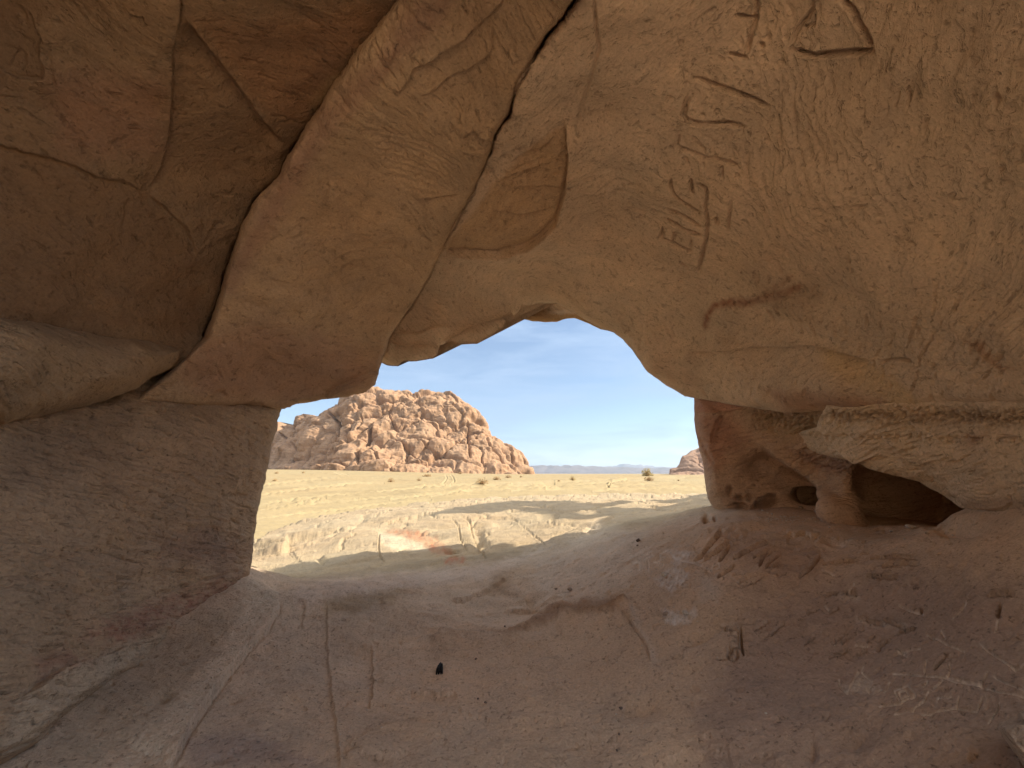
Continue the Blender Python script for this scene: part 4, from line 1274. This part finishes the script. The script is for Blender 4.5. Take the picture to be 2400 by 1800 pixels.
def hill_detail(p, u, v, ds):
    w = np.stack([fbm(p / 30, 3, 3001), fbm(p / 30, 3, 3002), fbm(p / 30, 3, 3003)], -1)
    q = p + 9 * w
    up = smooth(1085, 975, v)
    f1, f2, cid = voronoi(q / np.array([34, 34, 52]), 3010)
    hh = 5 * (1 - np.clip(f1, 0, 1) ** 2) + 5 * (cid - .5) - 4 * (1 - smooth(0, .16, f2 - f1))
    bil = 0
    for o, (sc_, am) in enumerate([(42, 8.0), (19, 3.6), (8, 1.3), (3.8, .6)]):
        nb = np.abs(noise(q / np.array([sc_, sc_, sc_ * (1.25 if o < 2 else .8)]), 3020 + o))
        bil = bil + am * (np.minimum(nb * 2.4, .9) ** .6) * (1 if o < 1 else (.45 + .75 * up) * smooth(-.35, .25, noise(p / (sc_ * 2.6), 3030 + o) + .3 * up))
    hh += bil
    hh += 6 * fbm(p / 55, 3, 3040) + (.9 + .6 * up) * noise(np.stack([p[:, 0] / 30, p[:, 1] / 30, p[:, 2] / 3.2], -1), 3050) + .6 * noise(np.stack([p[:, 0] / 18, p[:, 1] / 18, p[:, 2] / 1.2], -1), 3051)
    hh += (1 - up) * 1.6 * ridged(np.stack([p[:, 0] / 9, p[:, 1] / 9, p[:, 2] / 60], -1), 2, 3060)
    for pts, w_, d in [([(550, 205), (620, 290), (640, 400), (600, 430)], 3, 10), ([(790, 270), (800, 340), (770, 400)], 2, 7), ([(870, 350), (850, 420), (830, 500), (790, 560), (785, 640)], 3.2, 11), ([(1555, 310), (1570, 400), (1560, 470), (1570, 600)], 2.4, 7),
                       ([(230, 380), (260, 440), (210, 540)], 2.6, 8), ([(620, 330), (645, 430), (570, 510)], 2.4, 8), ([(330, 330), (300, 450), (340, 540)], 2, 5), ([(1760, 400), (1850, 500), (1900, 640)], 2, 4), ([(1000, 430), (1100, 500), (1230, 610)], 2, 5), ([(1150, 430), (1330, 560), (1500, 600)], 2, 4),
                       ([(680, 130), (790, 200), (1000, 170), (1120, 110)], 4, 4), ([(900, 280), (1060, 200), (1250, 160)], 3, 4), ([(1400, 390), (1480, 350), (1550, 320)], 2, 4)]:
        groove(hh, u, v, Z4(pts), w_, d, 2.5)
    for c_, r_, d in [((500, 330), (26, 13), 7), ((480, 430), (30, 26), 7), ((690, 480), (20, 16), 9), ((690, 590), (30, 20), 9), ((880, 580), (26, 22), 9), ((730, 430), (9, 6), 5), ((790, 470), (8, 8), 6), ((1520, 420), (13, 22), 7), ((920, 400), (22, 22), 5), ((1060, 460), (18, 12), 4), ((180, 400), (16, 24), 6), ((265, 520), (15, 11), 6), ((1200, 340), (20, 12), 5)]:
        blob(hh, u, v, Z4([c_])[0], r_, d)
    return hh * np.clip(ds / 5, .12, 1)


def hill_col(p, u, v):
    c = tone(p / 22, (.36, .228, .142), 3100, .16, .05)
    b = noise(np.stack([p[:, 0] / 60, p[:, 1] / 60, p[:, 2] / 3.5], -1), 3110)[:, None]
    st = smooth(.05, .5, noise(np.stack([p[:, 0] / 5, p[:, 1] / 9, p[:, 2] / 55], -1), 3120))[:, None]
    return c * (1 + .13 * b) * (1 - .3 * st)


hl = rock_sheet('rocky_hill', hill_poly, hill_ctrl, M_HILL, hill_detail, hill_col, 130, (55, 26), zadd=lambda u, v: -14 * smooth(1095, 1109, v - (u < 760) * 0 + np.clip(760 - u, 0, 200) * .035) ** 1.5, px=1.0, jit=1.0, seed=21, frame=(560, 1260, 900, 1128), apex=60)
tag(hl, kind='structure')
rh_poly = [(1552, 1175), (1568, 1108), (1584, 1097), (1592, 1086), (1596, 1072), (1604, 1068), (1612, 1062), (1620, 1055), (1632, 1051), (1645, 1044), (1700, 1022), (1760, 1010), (1830, 1030), (1830, 1175)]
rh_ctrl = [(1570, 1112, 420), (1640, 1112, 405), (1640, 1055, 450), (1750, 1110, 400), (1750, 1020, 480), (1600, 1080, 430)]
rh = rock_sheet('rocky_hill', rh_poly, rh_ctrl, M_HILL, lambda p, u, v, ds: (hill_detail(p + np.array([0, 0, 40]), u * 0 - 999, v, ds) - 4) * .6, lambda p, u, v: tone(p / 22, (.30, .2, .145), 3150), 110, (30, 16), px=1.0, jit=1.0, seed=23, frame=(1555, 1680, 1030, 1125), apex=50)
tag(rh, kind='structure')
# low ledge of rock at the foot of the big hill, left


def ridge(name, y0, xs, peaks, depth, seed, rgb, base):
    nx, nz = 260, 26
    gx = np.linspace(xs[0], xs[1], nx)
    t = np.linspace(0, 1, nz)
    GX, GT = np.meshgrid(gx, t)
    env = np.interp(GX, peaks[0], peaks[1])
    q = np.stack([GX / 700, GT * 2.5, GX * 0 + seed], -1)
    r = .62 + .42 * ridged(q, 4, seed) * .5 + .22 * noise(q * 3.1, seed + 5)
    prof = np.sin(np.pi * np.clip(GT, 0, 1)) ** .8
    hz = base + env * prof * np.clip(r, .15, 1.4)
    gy = y0 + depth * GT
    ii = np.arange(nx * nz).reshape(nz, nx)
    qd = np.stack([ii[:-1, :-1], ii[:-1, 1:], ii[1:, 1:], ii[1:, :-1]], -1).reshape(-1, 4)
    V = np.stack([GX, gy, hz], -1).reshape(-1, 3)
    c = tone(V / 300, rgb, seed, .12, .03)
    o = mesh_obj(name, V, qd, None, c, M_FAR)
    return tag(o, kind='structure')


M_FAR = stone('far_rock', .01, (.002, .002, .01), .25, .2, 1, .2)
ridge('mountains', 9000, (-2200, 5600), ([-2200, 450, 900, 1300, 2000, 2600, 3200, 3800, 5600], [200, 210, 230, 215, 190, 180, 150, 160, 150]), 1500, 71, (.17, .15, .15), -14)
ridge('mountains', 16000, (-3000, 9000), ([-3000, 800, 2500, 4200, 4900, 5300, 6200, 7200, 9000], [250, 280, 300, 320, 420, 450, 330, 250, 250]), 2500, 83, (.2, .18, .18), -14)

# ================================================================ SMALL THINGS
M_STONE = plain('pale_stone', (.52, .46, .39), .9, .25, 60, .5)
M_STONE_D = plain('dark_stone', (.16, .12, .10), .9, .3, 60, .5)
M_STONE_T = plain('tan_stone', (.36, .28, .22), .9, .25, 60, .5)
M_CHAR = plain('charred_wood', (.022, .017, .015), .75, .6, 90, .8)
M_TWIG = plain('dry_twigs', (.40, .27, .15), .9, .35, 3)
M_LEAF = plain('dry_shrub', (.44, .30, .15), .9, .4, 1.5)
M_GREEN = plain('dusty_olive_leaves', (.44, .35, .14), .9, .4, 1.2)


def pebble(name, u, v, wpx, flat, mat, seed, lift=.3, aspect=1.5):
    p = on_floor(u, v)
    dist = proj(p)[2]
    s = wpx / F * dist / 2
    rnd = random.Random(seed)
    nlat, nlon = 9, 14
    V, Q = [], []
    rot = rnd.uniform(0, 6.28)
    off = np.array([rnd.uniform(0, 50) for _ in range(3)])
    for a in range(nlat + 1):
        th = math.pi * a / nlat
        for b in range(nlon):
            ph = 2 * math.pi * b / nlon
            V.append((math.sin(th) * math.cos(ph), math.sin(th) * math.sin(ph), math.cos(th)))
    V = np.array(V)
    # knock off facets
    for _ in range(9):
        n = np.array([rnd.gauss(0, 1) for _ in range(3)])
        n /= np.linalg.norm(n)
        d = V @ n
        lim = rnd.uniform(.62, .86)
        V = V - np.clip(d - lim, 0, None)[:, None] * n
    V = V * (1 + .12 * noise(V * 2.2 + off, seed)[:, None])
    V = V * np.array([s, s / aspect, s * flat])
    ca, sa = math.cos(rot * .3), math.sin(rot * .3)
    V = np.c_[V[:, 0] * ca - V[:, 1] * sa, V[:, 0] * sa + V[:, 1] * ca, V[:, 2]]
    for a in range(nlat):
        for b in range(nlon):
            Q.append((a * nlon + b, (a + 1) * nlon + b, (a + 1) * nlon + (b + 1) % nlon, a * nlon + (b + 1) % nlon))
    o = mesh_obj(name, V, Q, None, None, mat, smooth_on=False)
    o.location = (p[0], p[1], p[2] + s * flat * (1 - lift) * .8)
    return o


stones = [
    (2136, 1237, 26, .4, M_STONE, 'largest pale flat stone on the floor under the dark niche'),
    (2242, 1199, 22, .4, M_STONE, 'pale stone tucked under the tip of the cream ledge'),
    (2089, 1246, 11, .4, M_STONE, 'small pale stone left of the largest flat stone in the niche'),
    (2174, 1252, 13, .5, M_STONE_T, 'tan stone at the rim of the dark hollow in the niche floor'),
    (2233, 1255, 7, .5, M_STONE, 'tiny pale stone right of the hollow in the niche floor'),
    (2120, 1264, 8, .5, M_STONE, 'tiny pale stone nearest the viewer below the niche'),
    (1919, 1202, 25, .35, M_STONE_T, 'flat pinkish stone left of the little rock foot'),
    (1877, 1191, 15, .5, M_STONE_T, 'upright tan stone under the black hole in the right pillar'),
    (1810, 1206, 9, .5, M_STONE, 'small white stone on the floor below the pillar hollows'),
    (1787, 1197, 9, .35, M_STONE, 'thin white chip at the base of the pillar hollows'),
    (1944, 1237, 7, .6, M_STONE, 'white chip on the ground at the little rock foot'),
    (1335, 1384, 13, .7, M_STONE_T, 'lone tan stone standing on the cave floor above the eroded ledge'),
    (1303, 1381, 8, .5, M_STONE_T, 'smaller tan stone left of the lone stone above the eroded ledge'),
    (1138, 1648, 8, .7, M_STONE_D, 'dark pebble on the bare floor, right of its smaller twin'),
    (1120, 1639, 6, .7, M_STONE_D, 'smaller dark pebble left of its larger twin on the bare floor'),
    (1455, 1661, 12, .5, M_STONE_D, 'flat dark pebble beside the shaded hollow in the floor'),
    (1444, 1675, 7, .6, M_STONE, 'pale pebble just below the flat dark pebble by the hollow'),
    (1451, 1722, 8, .6, M_STONE_D, 'dark pebble near the bottom of the floor below the hollow'),
    (1446, 1760, 8, .6, M_STONE_D, 'lowest dark pebble, close to the bottom edge of the floor'),
    (1115, 1545, 9, .35, M_STONE_D, 'dark sliver of stone right of the charred wood'),
    (1183, 1469, 7, .6, M_STONE_D, 'dark pebble resting at the foot of the wavy floor ledge'),
    (1795, 1673, 9, .5, M_STONE, 'single pale pebble on the carved floor, well below the carvings'),
    (1496, 1269, 12, .8, M_STONE_D, 'black stone on the shaded sill left of the right pillar'),
    (1494, 1279, 7, .5, M_STONE_D, 'black crumb just below the black stone on the sill'),
    (1560, 1442, 20, .5, M_STONE_T, 'grey stone chunk at the left of the crumbled floor pocket'),
    (1607, 1438, 22, .45, M_STONE, 'white stone chunk at the right of the crumbled floor pocket'),
    (1556, 1350, 17, .6, M_STONE, 'rounded white lump embedded in the white crusted patch'),
]
for n_, (u_, v_, w_, f_, m_, l_) in enumerate(stones):
    s_ = pebble('stone', u_, v_, w_, f_, m_, 500 + n_)
    tag(s_, l_, 'stone', 'loose stones on the cave floor')

# pebble spill by the right pillar: too many to count
Vs, Qs = [], []
rnd = random.Random(8)
grit = [(rnd.gauss(1838, 38), rnd.gauss(0, 4.5), .7, 2.2) for q in range(150)]
grit = [(a_, 1216 + b_ + (a_ - 1838) * .04, c_, d_) for a_, b_, c_, d_ in grit]
for cu_, cv_, su_, sv_, n_ in [(1595, 1448, 26, 9, 60), (1560, 1330, 30, 26, 90), (1335, 1600, 22, 16, 36), (1470, 1705, 30, 18, 40), (1400, 1330, 60, 25, 60), (1010, 1450, 40, 20, 16), (870, 1640, 60, 40, 24), (1250, 1560, 160, 90, 70), (1750, 1600, 180, 90, 60), (700, 1600, 120, 90, 50), (2150, 1245, 110, 8, 36)]:
    grit += [(rnd.gauss(cu_, su_), rnd.gauss(cv_, sv_), .5, 1.7) for q in range(n_)]
for uu, vv, lo_, hi_ in grit:
    if vv > 1790 or vv < 1195:
        continue
    p = on_floor(uu, vv)
    s = (lo_ + (hi_ - lo_) * rnd.random() ** 2) / F * proj(p)[2]
    b0 = len(Vs)
    a0 = rnd.uniform(0, 6)
    top = (p[0], p[1], p[2] + s * .9)
    ringp = [(p[0] + s * math.cos(a0 + t * 1.257) * rnd.uniform(.7, 1.3), p[1] + s * math.sin(a0 + t * 1.257) * rnd.uniform(.6, 1.2), p[2] + s * .35 * rnd.uniform(.6, 1.2)) for t in range(5)]
    low = [(x, y, p[2] - s * .4) for x, y, z in ringp]
    Vs += [top] + ringp + low
    for t in range(5):
        Qs.append((b0, b0 + 1 + t, b0 + 1 + (t + 1) % 5, b0))
        Qs.append((b0 + 1 + t, b0 + 6 + t, b0 + 6 + (t + 1) % 5, b0 + 1 + (t + 1) % 5))
tr = [q[:3] for q in Qs if q[3] == q[0]]
qd = [q for q in Qs if q[3] != q[0]]
pe = mesh_obj('gravel', Vs, qd, tr, None, M_STONE, smooth_on=False)
tag(pe, 'pale gravel chips and grit strewn over the cave floor', 'gravel', kind='stuff')


# charred lump of wood: split ribs of charcoal
def charred(u, v, wpx, hpx):
    p = on_floor(u, v + hpx * .45)
    d = proj(p)[2]
    w = wpx / F * d
    L = .135
    V, Q = [], []
    rnd = random.Random(3)
    for s, (ox, wid, hh, ln) in enumerate([(-.33, .30, .55, .9), (-.05, .42, .8, 1.0), (.25, .36, .7, .93), (.42, .16, .35, .7)]):
        n, m = 9, 8
        b0 = len(V)
        for a in range(n):
            t = a / (n - 1)
            prof = (.35 + .65 * math.sin(math.pi * min(.98, t * .72 + .12))) * (1.05 - .25 * t)
            for b in range(m):
                ph = 2 * math.pi * b / m
                r = 1 + .22 * rnd.uniform(-1, 1)
                x = (ox * (1 - .38 * t) + .5 * wid * prof * math.cos(ph) * r) * w
                z = (.5 * hh * prof * (math.sin(ph) * r + .75)) * w
                y = (t * ln + .05 * rnd.uniform(-1, 1)) * L
                V.append((x, y, max(z, -.002)))
        for a in range(n - 1):
            for b in range(m):
                Q.append((b0 + a * m + b, b0 + a * m + (b + 1) % m, b0 + (a + 1) * m + (b + 1) % m, b0 + (a + 1) * m + b))
        for e in (0, n - 1):
            V.append(tuple(np.mean(V[b0 + e * m:b0 + e * m + m], axis=0)))
            for b in range(m):
                Q.append((b0 + e * m + b, b0 + e * m + (b + 1) % m, len(V) - 1, len(V) - 1))
    tri = [q[:3] for q in Q if q[2] == q[3]]
    qd = [q for q in Q if q[2] != q[3]]
    o = mesh_obj('charred_wood', V, qd, tri, None, M_CHAR, smooth_on=False)
    o.location = p
    o.rotation_euler = (0, 0, math.radians(5))
    return tag(o, 'black charred chunk of wood lying alone on the bare floor', 'wood')


charred(1029, 1567, 19, 30)

# corner boulder, bottom right
cb_poly = [(2331, 1700), (2336, 1690), (2352, 1683), (2400, 1663), (2700, 1560), (3000, 1600), (3000, 2200), (2560, 2050), (2452, 1880), (2400, 1800), (2366, 1756), (2348, 1728)]
cb_ctrl = [(2336, 1700, 1.16), (2400, 1672, 1.13), (2400, 1740, 1.05), (2420, 1800, 1.05), (2600, 1650, 1.0), (2700, 1900, .85), (3000, 2000, .75)]


def cb_detail(p, u, v, ds):
    h = rough(p, u, .35, 4000)
    step(h, u, v, [(2320, 1712), (2345, 1738), (2372, 1772), (2404, 1822), (2450, 1900)], .0, 20)
    step(h, u, v, [(2400, 1690), (2372, 1704), (2366, 1722), (2380, 1745), (2420, 1792)], -.02, 40, 2.5, 2)
    return h


cb = rock_sheet('boulder', cb_poly, cb_ctrl, M_PILL, cb_detail, lambda p, u, v: tone(p, (.44, .35, .275), 4100), .35, (.06, 14), px=2.2, jit=1, seed=29, apex=.2)
tag(cb, 'rock with a pale rounded edge poking into the bottom right corner', 'boulder')


# desert shrubs
def shrub_mesh(seed, w, h, n, leafy, mats):
    rnd = random.Random(seed)
    out = []
    V, Tq = [], []
    for q in range(n):
        a = rnd.uniform(0, 6.283)
        el = math.acos(rnd.uniform(0.02, .95))
        r = rnd.uniform(.65, 1.05)
        tip = np.array([math.cos(a) * math.sin(el) * w / 2 * r, math.sin(a) * math.sin(el) * w / 2 * r, math.cos(el) * h * r])
        b = np.array([rnd.uniform(-.12, .12) * w, rnd.uniform(-.12, .12) * w, 0])
        mid = (b + tip) / 2 + np.array([rnd.gauss(0, .04) * w, rnd.gauss(0, .04) * w, .12 * h])
        th = .010 * w
        s = np.array([-math.sin(a), math.cos(a), .3]) * th
        k0 = len(V)
        V += [b - s, b + s, mid + s * .8, mid - s * .8, tip]
        Tq += [(k0, k0 + 1, k0 + 2), (k0, k0 + 2, k0 + 3), (k0 + 3, k0 + 2, k0 + 4)]
    out.append((V, Tq))
    V, Tq = [], []
    for q in range(leafy):
        a = rnd.uniform(0, 6.283)
        el = math.acos(rnd.uniform(0.0, 1))
        r = rnd.uniform(.35, 1.0) ** .6
        c = np.array([math.cos(a) * math.sin(el) * w / 2 * r, math.sin(a) * math.sin(el) * w / 2 * r, math.cos(el) * h * r + .03 * h])
        lump = noise(np.array([c / max(w, .1) * 4.5]), seed)[0]
        if lump < -.12:
            continue
        e = [np.array([rnd.gauss(0, 1), rnd.gauss(0, 1), rnd.gauss(0, 1)]) * .028 * w for _ in range(3)]
        k0 = len(V)
        V += [c + e[0], c + e[1], c + e[2]]
        Tq.append((k0, k0 + 1, k0 + 2))
    out.append((V, Tq))
    return out


def shrub(name, u, v, wpx, hpx, seed, mats, label, cat, group, n=130, leafy=420):
    p = on_sand(u, v)
    d = proj(p)[2]
    w, hh = wpx / F * d, hpx / F * d
    root = bpy.data.objects.new(name, None)
    COL.objects.link(root)
    root.location = p
    (V, Tq), (V2, T2) = shrub_mesh(seed, w, hh, n, leafy, mats)
    mesh_obj('twigs', V, None, Tq, None, mats[0], root, False)
    mesh_obj('foliage', V2, None, T2, None, mats[1], root, False)
    tag(root, label, cat, group)
    return root


G = 'dry shrubs on the sand plain'
for q, (u_, v_, w_, h_, l_) in enumerate([
    (916, 1130, 19, 11, 'tan shrub on the open sand in front of the middle of the big hill'),
    (982, 1127, 13, 7, 'small shrub just left of the twin tyre tracks'),
    (1001, 1117, 24, 6, 'low wide shrub close to the hill foot, left of the tyre tracks'),
    (1131, 1134, 34, 14, 'largest brown shrub on the sand, right of the tyre tracks'),
    (1164, 1125, 23, 9, 'low shrub just behind the largest shrub, to its right'),
    (1191, 1120, 18, 7, 'third shrub in the row running right from the largest one'),
    (1221, 1119, 9, 5, 'smallest last shrub of the row, below the hill corner'),
    (1078, 1111, 13, 5, 'far shrub at the hill foot behind the tyre tracks'),
    (644, 1128, 14, 6, 'small shrub beside the left pillar edge'),
    (648, 1110, 11, 5, 'far shrub beside the left pillar, close to the hill foot'),
    (711, 1109, 9, 4, 'tiny shrub at the hill foot left of the curved tracks'),
    (1342, 1126, 17, 12, 'round yellowish shrub standing alone on the plain under open sky'),
    (1310, 1128, 9, 4, 'dark tiny shrub left of the round yellowish shrub'),
    (1521, 1127, 27, 11, 'reddish brown spreading shrub in front of the small tree'),
    (1590, 1127, 7, 4, 'tiny shrub between the small tree and the right pillar')]):
    shrub('shrub', u_, v_, w_, h_, 900 + q, (M_TWIG, M_GREEN if q == 11 else M_LEAF), l_, 'shrub', G)
shrub('shrub', 1517, 1116, 29, 19, 977, (M_TWIG, M_GREEN), 'tallest yellow green bush, standing on the horizon left of the right pillar', 'shrub', G, 220, 1100)

# ---- the air of the plain
hv = np.array([(x, y, z) for x in (-24000, 24000) for y in (-24000, 24000) for z in (-60, 560)], float)
hz_ = mesh_obj('haze', hv, [(0, 1, 3, 2), (4, 6, 7, 5), (0, 4, 5, 1), (2, 3, 7, 6), (0, 2, 6, 4), (1, 5, 7, 3)], None, None, None, smooth_on=False)
hm = bpy.data.materials.new('desert_air')
hm.use_nodes = True
hm.node_tree.nodes.remove(hm.node_tree.nodes['Principled BSDF'])
pv = hm.node_tree.nodes.new('ShaderNodeVolumePrincipled')
pv.inputs['Color'].default_value = (.62, .78, 1, 1)
pv.inputs['Density'].default_value = 4.5e-5
pv.inputs['Anisotropy'].default_value = .2
hm.node_tree.links.new(pv.outputs[0], hm.node_tree.nodes['Material Output'].inputs['Volume'])
hz_.data.materials.append(hm)
tag(hz_, kind='stuff')

# ================================================================ LIGHT, SKY, CAMERA
w = bpy.data.worlds.new('World')
SC.world = w
w.use_nodes = True
nt = w.node_tree
L = nt.links.new
bg = nt.nodes['Background']
sky = nt.nodes.new('ShaderNodeTexSky')
sky.sky_type = 'NISHITA'
sky.sun_disc = False
sky.sun_elevation = SUN_EL
sky.sun_rotation = SUN_AZ
sky.altitude = 800
sky.air_density = 1.0
sky.dust_density = .25
sky.ozone_density = 1.0
tc = nt.nodes.new('ShaderNodeTexCoord')
mp = nt.nodes.new('ShaderNodeMapping')
mp.inputs['Scale'].default_value = (2.2, 2.2, 13)
mp.inputs['Rotation'].default_value = (.25, -.3, .5)
L(tc.outputs['Generated'], mp.inputs[0])
cn = nt.nodes.new('ShaderNodeTexNoise')
cn.inputs['Scale'].default_value = 1.5
cn.inputs['Detail'].default_value = 7
cn.inputs['Roughness'].default_value = .6
cn.inputs['Distortion'].default_value = .5
L(mp.outputs[0], cn.inputs['Vector'])
cr = nt.nodes.new('ShaderNodeMapRange')
cr.inputs[1].default_value = .42
cr.inputs[2].default_value = .70
cr.inputs[3].default_value = .28
cr.inputs[4].default_value = .85
L(cn.outputs['Fac'], cr.inputs[0])
mixc = nt.nodes.new('ShaderNodeMix')
mixc.data_type = 'RGBA'
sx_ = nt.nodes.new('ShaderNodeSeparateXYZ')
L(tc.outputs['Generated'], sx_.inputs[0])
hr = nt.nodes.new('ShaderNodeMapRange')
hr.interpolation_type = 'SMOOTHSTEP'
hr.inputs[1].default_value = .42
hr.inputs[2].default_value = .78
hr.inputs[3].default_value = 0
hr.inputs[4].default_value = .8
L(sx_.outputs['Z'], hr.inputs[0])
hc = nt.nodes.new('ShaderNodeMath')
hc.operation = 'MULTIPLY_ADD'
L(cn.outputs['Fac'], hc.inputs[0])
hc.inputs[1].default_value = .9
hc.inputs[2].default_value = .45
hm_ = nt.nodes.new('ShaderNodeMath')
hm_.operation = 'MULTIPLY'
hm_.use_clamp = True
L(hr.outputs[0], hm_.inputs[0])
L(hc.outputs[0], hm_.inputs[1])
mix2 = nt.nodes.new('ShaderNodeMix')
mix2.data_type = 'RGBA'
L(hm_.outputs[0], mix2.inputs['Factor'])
mix2.inputs['B'].default_value = (12, 11.5, 10.8, 1)  # bright veil added overhead, out of view, to lift the light in the cave
L(cr.outputs[0], mixc.inputs['Factor'])
L(sky.outputs[0], mixc.inputs['A'])
mixc.inputs['B'].default_value = (3.1, 4.1, 5.6, 1)
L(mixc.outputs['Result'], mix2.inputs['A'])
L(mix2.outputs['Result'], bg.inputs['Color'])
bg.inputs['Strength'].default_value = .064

sl = bpy.data.lights.new('sun', 'SUN')
sl.energy = 3.3
sl.angle = math.radians(.4)
sl.color = (1, .89, .72)
so = bpy.data.objects.new('sun', sl)
COL.objects.link(so)
so.rotation_euler = Vector(SUN).to_track_quat('Z', 'Y').to_euler()

cam = bpy.data.cameras.new('camera')
co = bpy.data.objects.new('camera', cam)
COL.objects.link(co)
co.location = CAM
co.rotation_euler = (math.pi / 2 + PITCH, 0, 0)
cam.sensor_fit = 'HORIZONTAL'
cam.sensor_width = 36
cam.lens = F / 2400 * 36
cam.clip_start = .05
cam.clip_end = 60000
SC.camera = co
SC.view_settings.view_transform = 'Standard'
SC.view_settings.look = 'None'
SC.view_settings.exposure = EXPOSURE
SC.view_settings.gamma = 1
SC.cycles.max_bounces = 14
SC.cycles.diffuse_bounces = 12
SC.cycles.use_denoising = True
